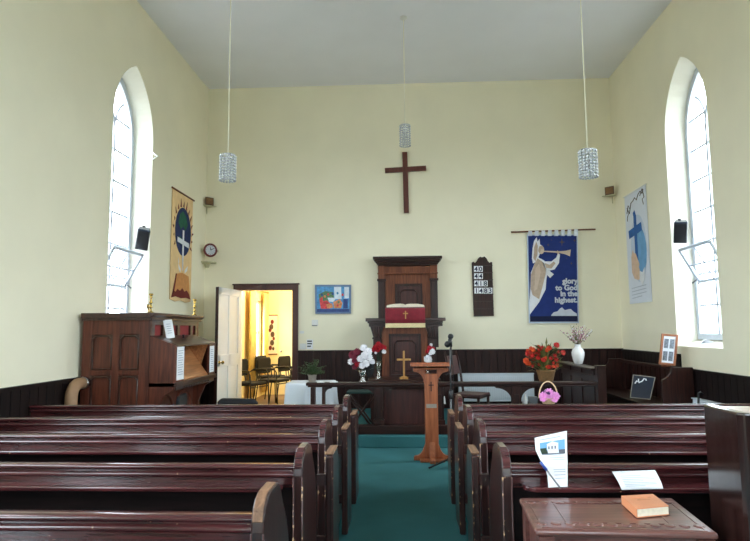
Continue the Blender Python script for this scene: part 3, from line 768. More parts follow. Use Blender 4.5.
# ------------------------------------------------------------ pulpit
PX0, PX1 = -.50, .53
t = thing('pulpit', 'tall dark oak pulpit with panelled back under the wall cross', 'pulpit', (.02, 9.9, .15), world=True)
# back board on the wall
bx0, bx1 = -.437, .605; y1 = D-.045
b = MB(); b.box(bx0, bx1, D-.10, y1, 1.2, 2.62); part(b, 'back_board', 'mid', t)
for x0, x1 in ((bx0, bx0+.125), (bx1-.125, bx1)):
    b = MB(); b.box(x0, x1, D-.15, D-.10, 1.2, 2.40); b.box(x0-.015, x1+.015, D-.165, D-.10, 2.36, 2.40)
    b.box(x0+.02, x1-.02, D-.158, D-.15, 1.7, 2.33); part(b, 'pilaster', 'dark', t, .005)
b = MB(); b.box(bx0-.01, bx1+.01, D-.165, D-.10, 2.48, 2.505); b.box(bx0, bx1, D-.12, D-.10, 2.505, 2.62)
for x0 in (bx0, bx1-.125): b.box(x0, x0+.125, D-.15, D-.10, 2.40, 2.64)
part(b, 'frieze', 'mid', t, .004)
b = MB(); b.box(-.20, .36, D-.118, D-.10, 2.505, 2.60); part(b, 'frieze_panel', 'mid', t, .004)
b = MB()
for z0, z1, o in ((2.625,2.65,.0),(2.65,2.675,.018),(2.675,2.70,.038),(2.70,2.735,.062),(2.735,2.785,.085)): b.box(bx0-o, bx1+o, D-.16-o, D-.045, z0, z1)
part(b, 'back_cornice', 'dark_x', t, .008, weld=False)
def framed(parent, x0, x1, z0, z1, y, name, mat_f, mat_p, w=.035, arch=True):
    b = MB(); b.box(x0, x1, y-.022, y, z0, z1); o = part(b, name, mat_p, parent, .003)
    b = MB()
    for a in ((x0-w,x0,z0-w,z1+w),(x1,x1+w,z0-w,z1+w),(x0,x1,z1,z1+w),(x0,x1,z0-w,z0)): b.box(a[0],a[1],y-.045,y,a[2],a[3])
    k = .05; zi = z1-k-.02
    xi0, xi1, z_0 = x0+k, x1-k, z0+k
    path = [(xi0,y-.03,z_0),(xi0,y-.03,zi-.05),(xi0+.03,y-.03,zi-.03),(xi0+.05,y-.03,zi),(xi1-.05,y-.03,zi),(xi1-.03,y-.03,zi-.03),(xi1,y-.03,zi-.05),(xi1,y-.03,z_0)]
    b.tube(path, .011, 6, closed=True); part(b, 'panel_moulding', mat_f, o, weld=False)
framed(t, -.10, .30, 1.55, 2.27, D-.10, 'back_panel', 'dark', 'mid2', .04)
# body
FY = 9.40
b = MB(); b.box(PX0+.02, PX1-.02, FY+.03, FY+.08, .15, 1.56); b.box(PX0+.02, PX0+.07, FY+.08, D-.05, .15, 1.56); b.box(PX1-.07, PX1-.02, FY+.08, D-.05, .15, 1.56); b.box(PX0+.07, PX1-.07, FY+.08, D-.05, .60, .64)
part(b, 'body', 'dark', t, weld=False)
for x0, x1 in ((PX0, PX0+.15), (PX1-.15, PX1)):
    b = MB(); xm = (x0+x1)/2
    b.box(x0+.015, x1-.015, FY-.02, FY+.03, .15, 1.36); b.box(x0+.04, x1-.04, FY-.03, FY-.02, .85, 1.32)
    b.box(x0, x1, FY-.035, FY+.03, 1.36, 1.385); b.prism([(x0+.02,1.385),(x1-.02,1.385),(x1+.0,1.46),(x1+.03,1.56),(x0-.03,1.56),(x0,1.46)], 'y', FY-.05, FY+.03)
    for k in range(3): b.lathe([(.018,0),(.024,.08),(.02,.16)], (x0+.04+k*(x1-x0-.08)/2, FY-.055, 1.39), 8)
    part(b, 'pilaster', 'dark', t, .005, weld=False)
b = MB()
for x0, x1 in ((PX0+.15,-.235),(.275,PX1-.15)): b.box(x0, x1, FY, FY+.03, .15, 1.56)
b.box(-.235, .275, FY, FY+.03, 1.44, 1.56); b.box(-.235, .275, FY, FY+.03, .15, .76); part(b, 'front_frame', 'mid', t, .004, weld=False)
framed(t, -.20, .24, .80, 1.40, FY+.03, 'front_panel', 'dark', 'mid2', .035)
b = MB()
for z0, z1, o in ((1.555,1.585,.02),(1.585,1.61,.045),(1.61,1.64,.07),(1.64,1.69,.10)): b.box(PX0-o, PX1+o*1.35, FY-.02-o, FY+.10, z0, z1)
b.box(PX0-.06, PX0+.07, FY+.10, D-.05, 1.56, 1.68); b.box(PX1-.07, PX1+.10, FY+.10, D-.05, 1.56, 1.68)
part(b, 'desk_cornice', 'dark_x', t, .006, weld=False)
b = MB(); b.prism([(FY-.10,1.69),(FY-.10,1.845),(FY+.30,1.88),(FY+.30,1.69)], 'x', -.25, .33); part(b, 'book_desk', 'dark', t)

# cloth fall, and the open book on the desk
t = thing('pulpit_fall', 'crimson pulpit cloth with gold cross and gold fringe', 'cloth', (.035, FY-.1, 1.55), world=True)
fx0, fx1 = -.285, .345
b = MB(); n = 30; vs = []
for i in range(n+1):
    u = i/n; x = fx0+(fx1-fx0)*u; w = .006*math.sin(u*21)
    vs += [(x, FY-.08, 1.85), (x, FY-.10+w*.3, 1.852), (x, FY-.125+w, 1.835), (x, FY-.13+w*1.4, 1.70), (x, FY-.135+w*1.8, 1.60)]
b.add(vs, [(5*i+j,5*i+5+j,5*i+6+j,5*i+1+j) for i in range(n) for j in range(4)], 0, True)
f = part(b, 'cloth', 'red_cloth', t); sm = f.modifiers.new('t', 'SOLIDIFY'); sm.thickness = .008
b = MB(); vs = []
for i in range(n*2+1):
    u = i/n/2; x = fx0+(fx1-fx0)*u; w = .006*math.sin(u*21)
    vs += [(x, FY-.139+w*1.8, 1.605), (x, FY-.142+w*1.8+(.004 if i % 2 else 0), 1.535+(.004 if i % 2 else 0))]
b.add(vs, [(2*i,2*i+2,2*i+3,2*i+1) for i in range(n*2)]); fr2 = part(b, 'fringe', 'fringe', t, label='gold fringe'); sm = fr2.modifiers.new('t', 'SOLIDIFY'); sm.thickness = .008
b = MB(); b.box(.026, .044, FY-.149, FY-.143, 1.675, 1.80); b.box(-.005, .075, FY-.149, FY-.143, 1.75, 1.768); part(b, 'embroidered_cross', 'gold_wood', t)
t = thing('open_book', 'large open book with cream pages on the pulpit desk', 'book', (.04, FY+.06, 1.85), world=True)
tilt = Matrix.Translation((.035, FY-.07, 1.858)) @ Matrix.Rotation(math.radians(5), 4, 'X')
for s in (-1, 1):
    b = MB(); pl = [(0,.002),(s*.30,.002),(s*.30,.026),(s*.2,.045),(s*.08,.05),(s*.02,.042),(0,.03)]
    b.prism(pl, 'y', 0, .26); b.xf(tilt); part(b, 'page_block', 'page', t, .002)
b = MB(); b.box(-.31, .31, -.004, .268, -.006, .002); b.xf(tilt); part(b, 'cover', 'dark', t)

# ------------------------------------------------------------ communion table with its things
t = thing('communion_table', 'dark communion table standing before the pulpit', 'table', (0, 9.0, .15), world=True)
b = MB(); b.box(-.54, .54, 8.72, 9.28, .735, .775); b.box(-.51, .51, 8.75, 9.25, .69, .735); part(b, 'top', 'dark_x', t, .01)
b = MB(); b.box(-.48, .48, 8.80, 8.83, .2, .69); b.box(-.48, -.45, 8.83, 9.2, .2, .69); b.box(.45, .48, 8.83, 9.2, .2, .69); part(b, 'apron', 'dark', t, weld=False)
for x in (-.46, .46):
    for y in (8.8, 9.2):
        b = MB(); b.box(x-.04, x+.04, y-.04, y+.04, .15, .69); part(b, 'leg', 'dark', t, .006)
t = thing('altar_cross', 'small gold wooden cross standing on the communion table', 'cross', (.0, 8.85, .775), world=True)
X = at(404, 372, Y=8.9).x
t.location.x = X; WORLD[t.name] = Vector(t.location)
b = MB(); b.box(X-.065, X+.065, 8.80, 8.90, .776, .80); b.box(X-.04, X+.04, 8.82, 8.88, .80, .815); part(b, 'base', 'gold_wood', t, .003)
b = MB(); b.box(X-.014, X+.014, 8.84, 8.86, .815, 1.19); b.box(X-.105, X+.105, 8.84, 8.86, 1.045, 1.075); part(b, 'cross', 'gold_wood', t, .003)

def flowers(name, label, px, y, z, blooms, leaves, vase, lmat='leaf', stem_mat='leaf_dark', grp=None, cat='flowers'):
    """blooms: list of (dx, dz, dy, r, mat); leaves: list of (dx, dz, L, w)"""
    x = at(px, 350, Y=y).x
    t = thing(name, label, cat, (x, y, z), group=grp)
    vase(t)
    b = MB()
    for (dx, dz, dy, r, m) in blooms:
        b.tube([(dx*.08, dy*.1, VH-.05), (dx*.45, dy*.5, VH+(dz-VH)*.55), (dx, dy, dz)], .0035, 5, caps=False)
    part(b, 'stems', stem_mat, t, weld=False)
    b = MB()
    for (dx, dz, L, w) in leaves:
        a = random.uniform(0, 2*PI)
        b.leaf((dx*.4, random.uniform(-.05,.05), dz-L*.3), (dx*3+random.uniform(-.1,.1), math.sin(a)*.25, .35+random.uniform(-.2,.5)), L, w, 0, random.uniform(0,.4))
    part(b, 'foliage', lmat, t, weld=False)
    for (dx, dz, dy, r, m) in blooms:
        b = MB(); b.bloom((dx, dy, dz), r, 28, 0, (dx*2, -.7, .5)); part(b, 'flower', m, t, weld=False)
    return t
VH = .16
def v_glass(t):
    b = MB(); b.lathe([(.045,0),(.05,.008),(.022,.04),(.026,.14),(.045,.26),(.041,.26),(.022,.14),(.016,.05),(0,.045)], n=20); part(b, 'vase', 'glass', t)
def v_dark(t):
    b = MB(); b.lathe([(.05,0),(.052,.01),(.03,.04),(.045,.12),(.06,.16),(.055,.16),(.04,.11),(0,.05)], n=20); part(b, 'vase', 'glass', t)
    b = MB(); b.sphere((.09,.02,.20), .085, 12, 0, (.8,.6,1.6)); part(b, 'dark_bow', 'black_fabric', t)
R_ = random.uniform
bl = [(-.13,.36,-.02,.055,'f_plum'),(-.15,.27,-.03,.045,'f_white'),(-.09,.29,-.07,.05,'f_plum'),(-.07,.40,-.04,.05,'f_plum'),(-.02,.31,-.09,.05,'f_white'),(.03,.35,-.09,.055,'f_white'),
      (.08,.40,-.06,.055,'f_white'),(.09,.33,-.08,.05,'f_white'),(0,.22,-.1,.045,'f_white'),(.05,.25,-.1,.05,'f_white'),(-.10,.20,-.06,.035,'f_plum'),(.13,.27,-.03,.04,'f_white'),(.02,.45,-.03,.05,'f_white'),(-.06,.24,-.08,.04,'f_red')]
VH = .15
flowers('flower_arrangement', 'white and plum flower bouquet in a vase on the communion rail', 362.5, 7.86, .815, bl, [(R_(-.14,.14),R_(.15,.4),.12,.04) for _ in range(26)], v_dark, 'leaf_dark')
VH = .25
bl = [(-.04,.46,-.02,.05,'f_red'),(.03,.48,-.03,.05,'f_red'),(.0,.51,0,.045,'f_red'),(-.07,.43,0,.038,'f_red'),(.085,.40,-.03,.036,'f_white'),(.085,.46,.0,.04,'f_red'),(-.01,.43,-.04,.04,'f_red'),(-.04,.385,-.03,.022,'f_white')]
flowers('flower_arrangement', 'red flowers in a clear glass vase beside the gold table cross', 378.5, 8.92, .775, bl, [(R_(-.06,.06),R_(.12,.3),.12,.03) for _ in range(14)], v_glass, 'leaf_dark')
VH = .22
bl = [(.0,.285,-.06,.062,'f_white'),(.07,.40,-.04,.045,'f_white'),(.03,.45,-.02,.04,'f_red'),(.085,.44,.0,.03,'f_red'),(.055,.50,0,.024,'f_white'),(-.0,.40,0,.035,'f_red'),(.04,.37,-.05,.03,'f_white')]
flowers('flower_arrangement', 'red and white flowers in a glass vase seen above the lectern top', 427.5, 8.92, .775, bl, [(R_(-.06,.06),R_(.12,.3),.11,.03) for _ in range(14)], v_glass, 'leaf_dark')

# ------------------------------------------------------------ lectern
LX, LYY = .312, 6.98
t = thing('lectern', 'tall orange-brown oak lectern standing on the teal carpet', 'lectern', (LX, LYY, 0))
for ang in (0, PI/2):
    b = MB(); h = .21
    half = [(h,0),(h,.035),(h-.015,.05),(h-.05,.055),(h-.08,.075),(h-.105,.11),(h-.12,.15),(.075,.19),(.06,.215)]
    pl = half + [(-x, z) for x, z in half[::-1]]
    b.prism(pl, 'y', -.032, .032); b.xf(Matrix.Rotation(ang, 4, 'Z')); part(b, 'foot', 'lectern', t, .006)
b = MB(); b.box(-.14, .14, -.14, .14, .001, .028); part(b, 'base', 'lectern', t, .006)
b = MB(); b.box(-.076, .076, -.06, .06, .05, .99); col = part(b, 'column', 'lectern', t, .006)
b = MB(); b.box(-.006, .006, -.065, -.059, .79, .90); b.box(-.03, .03, -.065, -.059, .855, .867); part(b, 'inlaid_cross', 'dark', col)
b = MB(); b.box(-.06, .06, -.066, -.059, .60, .645); part(b, 'plate', 'grey_pot', col)
b = MB(); b.box(-.03, .03, -.063, -.059, .11, .16); part(b, 'carving', 'dark', col)
for s in (-1, 1):
    b = MB(); pl = [(s*.07,1.055),(s*.205,1.055),(s*.205,1.02)] + [(s*(.19-.105*math.sin(a)), 1.01-.12*(1-math.cos(a))) for a in [i*PI/14 for i in range(8)]] + [(s*.07,.87)]
    b.prism(pl, 'y', -.03, .03); part(b, 'bracket', 'lectern', t, .004)
b = MB(); b.box(-.17, .17, -.14, .14, 1.045, 1.06); part(b, 'support_board', 'lectern', t, .004)
b = MB(); b.box(-.235, .235, -.19, .20, -.0, .024); b.box(-.235, .235, .2, .215, 0, .045); b.xf(Matrix.Translation((0,0,1.072)) @ Matrix.Rotation(math.radians(-3), 4, 'X')); part(b, 'top', 'lectern', t, .004)

# microphone stand
MX, MY = at(447.5, 470, Z=0).x+.06, 6.60
t = thing('microphone_stand', 'black microphone stand between the lectern and the front pew', 'microphone stand', (MX, MY, 0))
b = MB()
for a in (195, 315, 75):
    a = math.radians(a); b = MB(); b.tube([(0,0,.12),(.06*math.cos(a),.06*math.sin(a),.09),(.27*math.cos(a),.27*math.sin(a),.012)], .011, 8); part(b, 'leg', 'black', t)
b = MB(); b.tube([(0,0,.06),(0,0,.78)], .012, 10); b.tube([(0,0,.78),(.005,0,1.30)], .008, 10); part(b, 'pole', 'grey_metal', t)
b = MB(); b.lathe([(.022,.74),(.026,.76),(.026,.82),(.014,.84)], n=12); part(b, 'clutch', 'black', t)
b = MB(); b.lathe([(.028,.06),(.028,.14),(.015,.16)], n=12); part(b, 'hub', 'black', t)
b = MB(); b.tube([(-.05,.0,1.0),(0,0,1.02),(.015,-.03,1.2),(.01,-.05,1.33)], .007, 8); b.tube([(.01,-.05,1.31),(.01,-.06,1.37),(-.01,-.09,1.39)], .013, 8); part(b, 'microphone_holder', 'black', t)
b = MB(); b.tube([(-.012,-.085,1.33),(.0,-.075,1.40)], [.018,.022], 10); b.sphere((.006,-.07,1.425), .032, 10); b.sphere((-.03,-.07,1.34), .036, 10); part(b, 'microphone', 'black', t)
b = MB(); b.tube([(0,-.05,1.32),(.03,-.02,1.1),(.025,0,.8),(.035,0,.4),(.02,.01,.05),(.12,.1,.006),(.3,.3,.006)], .004, 6); part(b, 'cable', 'black', t)

# wooden chair behind the rail
t = thing('wooden_chair', 'dark wooden chair with leather back and seat before the white radiator', 'chair', (.93, 8.36, .15), math.radians(62))
# local frame: faces -y, back at +y
w = .21
b = MB(); b.box(-w, w, -.21, .21, .415, .44); part(b, 'seat_frame', 'dark', t, .006)
b = MB(); b.box(-w+.01, w-.01, -.21, .19, .44, .47); part(b, 'seat', 'leather', t, .018, seg=4)
for s in (-1, 1):
    b = MB(); b.tube([(s*w*.9,-.18,.0),(s*w*.9,-.18,.42)], [.015,.021], 8); part(b, 'leg', 'dark', t)
    b = MB(); b.tube([(s*w*.9,.25,0),(s*w*.9,.19,.44),(s*w*.92,.24,.8),(s*w*.95,.30,1.05)], [.016,.02,.018,.014], 8); part(b, 'back_post', 'dark', t)
b = MB(); b.add([(-w*.9,.225,.72),(w*.9,.225,.72),(w*.92,.285,.98),(-w*.92,.285,.98),(-w*.9,.25,.72),(w*.9,.25,.72),(w*.92,.31,.98),(-w*.92,.31,.98)],
      [(0,1,2,3),(7,6,5,4),(0,4,5,1),(1,5,6,2),(2,6,7,3),(3,7,4,0)]); part(b, 'backrest', 'leather', t, .008)
b = MB()
for s in (-1,1): b.tube([(s*w*.9,-.18,.2),(s*w*.9,.22,.2)], .01, 6)
b.tube([(-w*.9,0,.2),(w*.9,0,.2)], .01, 6); part(b, 'stretcher', 'dark', t)

# folding stool with green seat
t = thing('folding_stool', 'folding stool with dark green seat behind the communion rail', 'stool', (-.58, 8.12, .15))
b = MB(); b.box(-.2, .2, -.16, .16, .50, .53); part(b, 'seat', pmn('dark_green_cloth', (30, 58, 54), rough=.9), t, .012)
for y in (-.13, .13):
    for s in (-1, 1): 
        b = MB(); b.tube([(-s*.19, y+s*.012, .0),(s*.19, y+s*.012, .50)], .014, 6); part(b, 'leg', 'dark', t)

# white-clothed table and fern
t = thing('small_table', 'small wooden table under a white cloth beside the doorway', 'table', (-1.32, 8.42, .15))
b = MB(); b.box(-.31, .31, -.24, .24, .60, .62); part(b, 'top', 'mid', t)
for x in (-.27,.27):
    for y in (-.2,.2): b = MB(); b.box(x-.02, x+.02, y-.02, y+.02, 0, .60); part(b, 'leg', 'mid', t)
b = MB(); n = 72; top = []; r1 = []; r2 = []
for i in range(n):
    a = 2*PI*i/n; c, s_ = math.cos(a), math.sin(a); m_ = max(abs(c)/.32, abs(s_)/.25); x, y = c/m_, s_/m_
    wv = .012*math.sin(i*1.3)+.012*math.sin(i*.7)
    top.append((x, y, .627)); r1.append((x*(1.02)+c*.006, y*1.02+s_*.006, .60)); r2.append((x*1.04+c*(.05+wv*1.6), y*1.04+s_*(.05+wv*1.6), .12+.01*math.sin(i*.9)))
b.add(top, [tuple(range(n))]); b.add(top+r1+r2, [(k*n+i, k*n+(i+1)%n, (k+1)*n+(i+1)%n, (k+1)*n+i) for k in (0,1) for i in range(n)], 0, True)
cl = part(b, 'tablecloth', 'cloth'); cl.location = t.location; tag(cl, 'white cloth hanging over the small table by the doorway', 'tablecloth')
t = thing('potted_fern', 'bushy green pot plant standing on the white tablecloth', 'plant', (at(312.5,370,Y=8.42).x, 8.40, .778))
b = MB(); b.lathe([(.05,0),(.062,.09),(.068,.095),(.068,.11),(.058,.11),(.052,.085),(0,.085)], n=18); part(b, 'pot', 'grey_pot', t)
b = MB()
for i in range(46):
    a = random.uniform(0,2*PI); e = random.uniform(.2,1.4); L = random.uniform(.14,.27)
    d = Vector((math.cos(a)*math.cos(e), math.sin(a)*math.cos(e), math.sin(e)))
    b.tube([(0,0,.09), d*L*.6+Vector((0,0,.1)), d*L+Vector((0,0,.07))], .002, 4, caps=False)
    for k in range(7):
        f = .35+.1*k; p = d*L*f+Vector((0,0,.1-.03*f)); s_ = Vector((-math.sin(a), math.cos(a), .1))*(1 if k % 2 else -1)
        b.leaf(p, d*.6+s_, .055, .022, 0, .3)
part(b, 'foliage', 'leaf', t, weld=False)
for q in (('leaflet', 'small folded paper lying on the rail right of the pot plant', 321, .05),('leaflet', 'second small white paper lying on the rail near the pot plant', 334, .07)):
    X = at(q[2], 381, Y=7.86).x; b = MB(); b.box(X-.05, X+.05, 7.82, 7.90, RZ+.001, RZ+.006); b.box(X-.05, X+.045, 7.822, 7.9, RZ+.006, RZ+.011); tag(part(b, 'folded_paper', 'paper'), q[1], 'paper')

# orange flowers, pink basket, white vase
def v_basket(t):
    b = MB(); b.lathe([(.085,0),(.09,.01),(.118,.13),(.122,.135),(.122,.15),(.11,.15),(.1,.12),(0,.11)], n=20); part(b, 'pot', 'wicker_brown', t)
VH = .14; random.seed(21)
bl = [(R_(-.24,.17), R_(.18,.45), R_(-.1,.06), R_(.018,.034), random.choice(['f_orange','f_scarlet','f_orange','f_scarlet'])) for _ in range(46)]
bl += [(.15,.47,0,.04,'f_scarlet'),(-.22,.36,0,.04,'f_scarlet'),(-.25,.27,0,.04,'f_orange'),(.23,.37,0,.035,'f_scarlet')]
flowers('flower_arrangement', 'big orange and scarlet flower arrangement in a brown pot on the rail', 545, 7.86, .815, bl, [(R_(-.3,.3),R_(.16,.47),.17,.034) for _ in range(190)], v_basket, 'olive', 'olive')
VH = .3
x = 0
t = thing('white_vase', 'white vase of dusty pink twigs on the side screen', 'vase', (2.55, at(578.5,365,X=2.55).y, .981))
b = MB(); b.lathe([(.05,0),(.058,.01),(.075,.06),(.09,.13),(.092,.17),(.075,.22),(.045,.25),(.04,.275),(.052,.29),(.046,.29),(.034,.27),(.04,.24),(0,.2)], n=24); part(b, 'vase', 'ceramic', t)
b = MB(); k = MB()
for i in range(34):
    a = random.uniform(0,2*PI); e = random.uniform(.75,1.5); L = random.uniform(.16,.34)
    d = Vector((math.cos(a)*math.cos(e), math.sin(a)*math.cos(e), math.sin(e))); p0 = Vector((0,0,.26))
    b.tube([p0, p0+d*L*.6, p0+d*L+Vector((0,0,-.01))], .002, 4, caps=False)
    for j in range(6): k.sphere(p0+d*L*(.45+.11*j)+Vector((R_(-.025,.025),R_(-.025,.025),R_(-.02,.02))), random.uniform(.006,.012), 5, random.choice([0,0,1,2]))
part(b, 'twigs', 'stem', t, weld=False); part(k, 'blossom', ['f_dusty', 'f_white', 'olive'], t, weld=False)
BX = at(548.5, 400, Y=5.53).x
t = thing('flower_basket', 'small wicker basket of pink flowers standing on the foremost right pew', 'basket', (BX, 5.53, .818))
b = MB(); b.lathe([(.05,0),(.055,.004),(.075,.05),(.08,.055),(.07,.055),(.05,.01),(0,.01)], n=20); part(b, 'basket', 'wicker', t)
b = MB(); b.tube([(.085*math.cos(a), 0, .05+.15*math.sin(a)) for a in [PI*i/16 for i in range(17)]], .006, 8); part(b, 'handle', 'wicker', t)
for (dx, dz, dy, r, m) in [(-.05,.07,-.03,.04,'f_pink'),(.0,.095,-.02,.045,'f_pink'),(.055,.07,-.03,.042,'f_pink'),(.02,.06,-.055,.035,'f_pink'),(-.03,.06,-.05,.03,'f_pink'),(.0,.08,.03,.04,'f_pink'),(-.01,.1,-.05,.016,'f_purple'),(-.035,.105,-.02,.018,'f_purple'),(.04,.045,-.06,.03,'f_pink'),(-.06,.045,-.05,.028,'f_pink'),(.085,.06,0,.015,'f_purple')]:
    b = MB(); b.bloom((dx,dy,dz), r, 26, 0, (dx*2,-.6,.7)); part(b, 'flower', m, t, weld=False)
# small things under the rail at the right
X = at(531, 396, Y=8.05).x
t = thing('low_stool', 'low stool half hidden under the rail behind the pink basket', 'stool', (X, 8.05, .15))
b = MB(); b.box(-.15, .15, -.12, .12, .30, .33); part(b, 'seat', 'mid', t, .006)
for x in (-.12,.12):
    for y in (-.09,.09): b = MB(); b.box(x-.018, x+.018, y-.018, y+.018, 0, .30); part(b, 'leg', 'mid', t)
b = MB(); b.box(X-.03, X+.08, 8.0, 8.1, .481, .60); o = part(b, 'box', 'grey_metal', None, .008); tag(o, 'small dark grey box on the low stool under the rail', 'box')
b = MB(); b.lathe([(.03,0),(.034,.01),(.034,.08),(.02,.11),(.014,.14),(.016,.16),(0,.16)], (X-.085, 8.03, .481), 16); tag(part(b, 'bottle', 'ceramic'), 'small white bottle beside the grey box on the low stool', 'bottle')
X = at(602.5, 395, Y=8.2).x
t = thing('low_stool', 'small dark stool hidden between the side screen and the settle', 'stool', (X+.02, 8.2, 0))
b = MB(); b.box(-.13, .13, -.13, .13, .42, .45); part(b, 'seat', 'dark', t, .006)
for x in (-.1,.1):
    for y in (-.1,.1): b = MB(); b.box(x-.018, x+.018, y-.018, y+.018, 0, .42); part(b, 'leg', 'dark', t)
t = thing('spray_bottle', 'white plastic bottle with blue label right of the side screen', 'bottle', (X, 8.15, .451))
b = MB(); b.lathe([(.035,0),(.038,.01),(.038,.13),(.02,.18),(.012,.2),(.012,.22)], n=16); part(b, 'bottle', 'ceramic', t)
b = MB(); b.lathe([(.0385,.04),(.0385,.1)], n=16); part(b, 'label', 'blue_plastic', t)
b = MB(); b.box(-.035, .015, -.01, .01, .22, .25); part(b, 'nozzle', 'ceramic', t)
X = at(442, 385, Y=8.12).x
t = thing('socket_box', 'small white box hanging by a cable under the rail behind the lectern', 'socket', (X, 8.12, .5))
b = MB(); b.prism([(-.035,.10),(.035,.10),(.045,.0),(-.045,.0)], 'y', -.02, .02); part(b, 'box', 'white_paint', t, .005)
b = MB(); b.tube([(.0,0,.10),(.0,.0,.2),(.01,0,.27)], .006, 6); b.tube([(0,0,0),(.0,0,-.1),(.02,.02,-.3),(.03,.03,-.345)], .006, 6); part(b, 'cable', 'white_paint', t)
# ------------------------------------------------------------ organ
OY0, OY1, OXB, OXF = 6.33, 7.86, -3.54, -2.78
t = thing('reed_organ', 'large brown reed organ with panelled end against the left wall', 'organ', (-3.1, 7.1, 0), world=True)
def px(x, y=350, Y=6.33): return at(x, y, Y=Y).x
b = MB(); b.box(OXB, OXF, OY0+.02, OY0+.045, 0, 1.655); b.box(OXB, OXF, OY1-.04, OY1, 0, 1.655); b.box(OXB, OXB+.03, OY0+.045, OY1-.04, 0, 1.655)
b.box(OXF-.03, OXF, OY0+.045, OY1-.04, 0, 1.40); part(b, 'case', 'organ', t, weld=False)
xs = [OXB, px(91), px(112), px(119), px(139), OXF]
b = MB()
for i in (0, 2, 4): b.box(xs[i], xs[i+1], OY0, OY0+.022, 0, 1.655)
zs_ = [(1.655,1.475),(1.085,1.03),(.62,.56),(.14,0)]
for i in (1, 3):
    for (za, zb) in zs_: b.box(xs[i], xs[i+1], OY0, OY0+.022, zb, za)
ef = part(b, 'end_frame', 'organ', t, .005, weld=False)
for i in (1, 3):
    for (zt_, zb_) in ((1.475,1.085),(1.03,.62),(.56,.14)):
        b = MB(); x0, x1 = xs[i]+.012, xs[i+1]-.012
        b.tube([(x0,OY0+.012,zb_+.015),(x0,OY0+.012,zt_-.05),(x0+.02,OY0+.012,zt_-.035),(x0+.04,OY0+.012,zt_-.015),(x1-.04,OY0+.012,zt_-.015),(x1-.02,OY0+.012,zt_-.035),(x1,OY0+.012,zt_-.05),(x1,OY0+.012,zb_+.015)], .012, 6, closed=True)
        for s, xx in ((1, xs[i]), (-1, xs[i+1])): b.prism([(xx,zt_),(xx+s*.045,zt_),(xx+s*.03,zt_-.025),(xx,zt_-.045)], 'y', OY0+.002, OY0+.022)
        part(b, 'panel_moulding', 'organ_dark', ef, weld=False)
b = MB(); pr = [(OXB-.0,1.655),(OXF+.02,1.655),(OXF+.045,1.675),(OXF+.06,1.685),(OXF+.06,1.712),(OXB,1.712)]
b.prism(pr, 'y', OY0-.05, OY1+.05); b.box(OXB, OXF+.03, OY0-.025, OY1+.025, 1.63, 1.66); part(b, 'top', 'organ_dark', t, .005)
# upper front with red felt behind a frame
b = MB()
b.box(OXF-.03, OXF, OY0+.045, OY1-.04, 1.58, 1.655); b.box(OXF-.03, OXF, OY0+.045, OY1-.04, 1.40, 1.46)
for y in (OY0+.045, 6.68, 7.12, 7.56, OY1-.12): b.box(OXF-.03, OXF, y, y+.08, 1.46, 1.58)
part(b, 'upper_frame', 'organ_dark', t, weld=False)
b = MB(); b.box(OXF-.04, OXF-.028, OY0+.05, OY1-.05, 1.44, 1.60); part(b, 'felt_panel', 'red_felt', t, label='dull red felt')
# console
CX = -2.49
b = MB()
pl = [(OXF,.10),(OXF,1.46),(CX-.06,1.375),(CX,1.35),(CX,.93),(CX-.02,.86),(CX-.12,.80),(CX-.2,.6),(CX-.2,.10)]
b.prism(pl, 'y', OY0, OY0+.05); part(b, 'cheek', 'organ', t, .006)
b = MB(); b.prism(pl, 'y', OY1-.16-.05, OY1-.16); part(b, 'cheek', 'organ', t, .006)
b = MB(); b.box(CX-.03, CX, OY0+.05, 6.60, .95, 1.345); b.box(CX-.03, CX, 7.46, OY1-.21, .95, 1.345); part(b, 'front_stile', 'organ', t, .004, weld=False)
b = MB(); b.prism([(OXF,1.46),(CX-.06,1.378),(CX,1.352),(CX,1.335),(OXF,1.43)], 'y', OY0+.05, OY1-.21); part(b, 'lid', 'organ_dark', t, .004)
b = MB(); b.prism([(OXF,1.33),(CX-.02,.965),(CX-.02,.945),(OXF,1.30)], 'y', 6.60, 7.46); part(b, 'fall_board', 'organ_light', t)
b = MB()
for y in (6.58, 7.46):
    b.prism([(OXF,.95),(OXF,1.40),(CX-.02,1.34),(CX-.05,1.27),(CX-.10,1.12),(CX-.12,.99),(CX-.02,.95)], 'y', y, y+.022)
part(b, 'inner_cheek', 'organ_light', t, weld=False)
b = MB(); b.box(OXF, CX+.02, OY0-.0, OY1-.15, .90, .95); b.box(OXF, CX, OY0+.05, OY1-.2, .86, .90)
for i in range(16): y = 6.6+i*.055; b.box(CX, CX+.012, y, y+.03, .865, .893)
part(b, 'key_bed', 'organ_dark', t, .006, weld=False)
b = MB(); b.box(OXF-.0, OXF+.02, OY0+.05, OY1-.2, .1, .86)
for y0 in (6.45, 7.05): b.tube([(OXF+.022, y0, .2),(OXF+.022, y0, .62)] + [(OXF+.022, y0+.25-.25*math.cos(a), .62+.16*math.sin(a)) for a in [PI*k/10 for k in range(1,10)]] + [(OXF+.022, y0+.5, .62),(OXF+.022, y0+.5, .2)], .018, 6, closed=True)
part(b, 'lower_panel', 'organ', t, weld=False)
b = MB(); b.lathe([(.014,0),(.01,.02),(.016,.035),(0,.045)], (OXF+.10, 7.05, 1.425), 10); part(b, 'lid_knob', 'black', t)
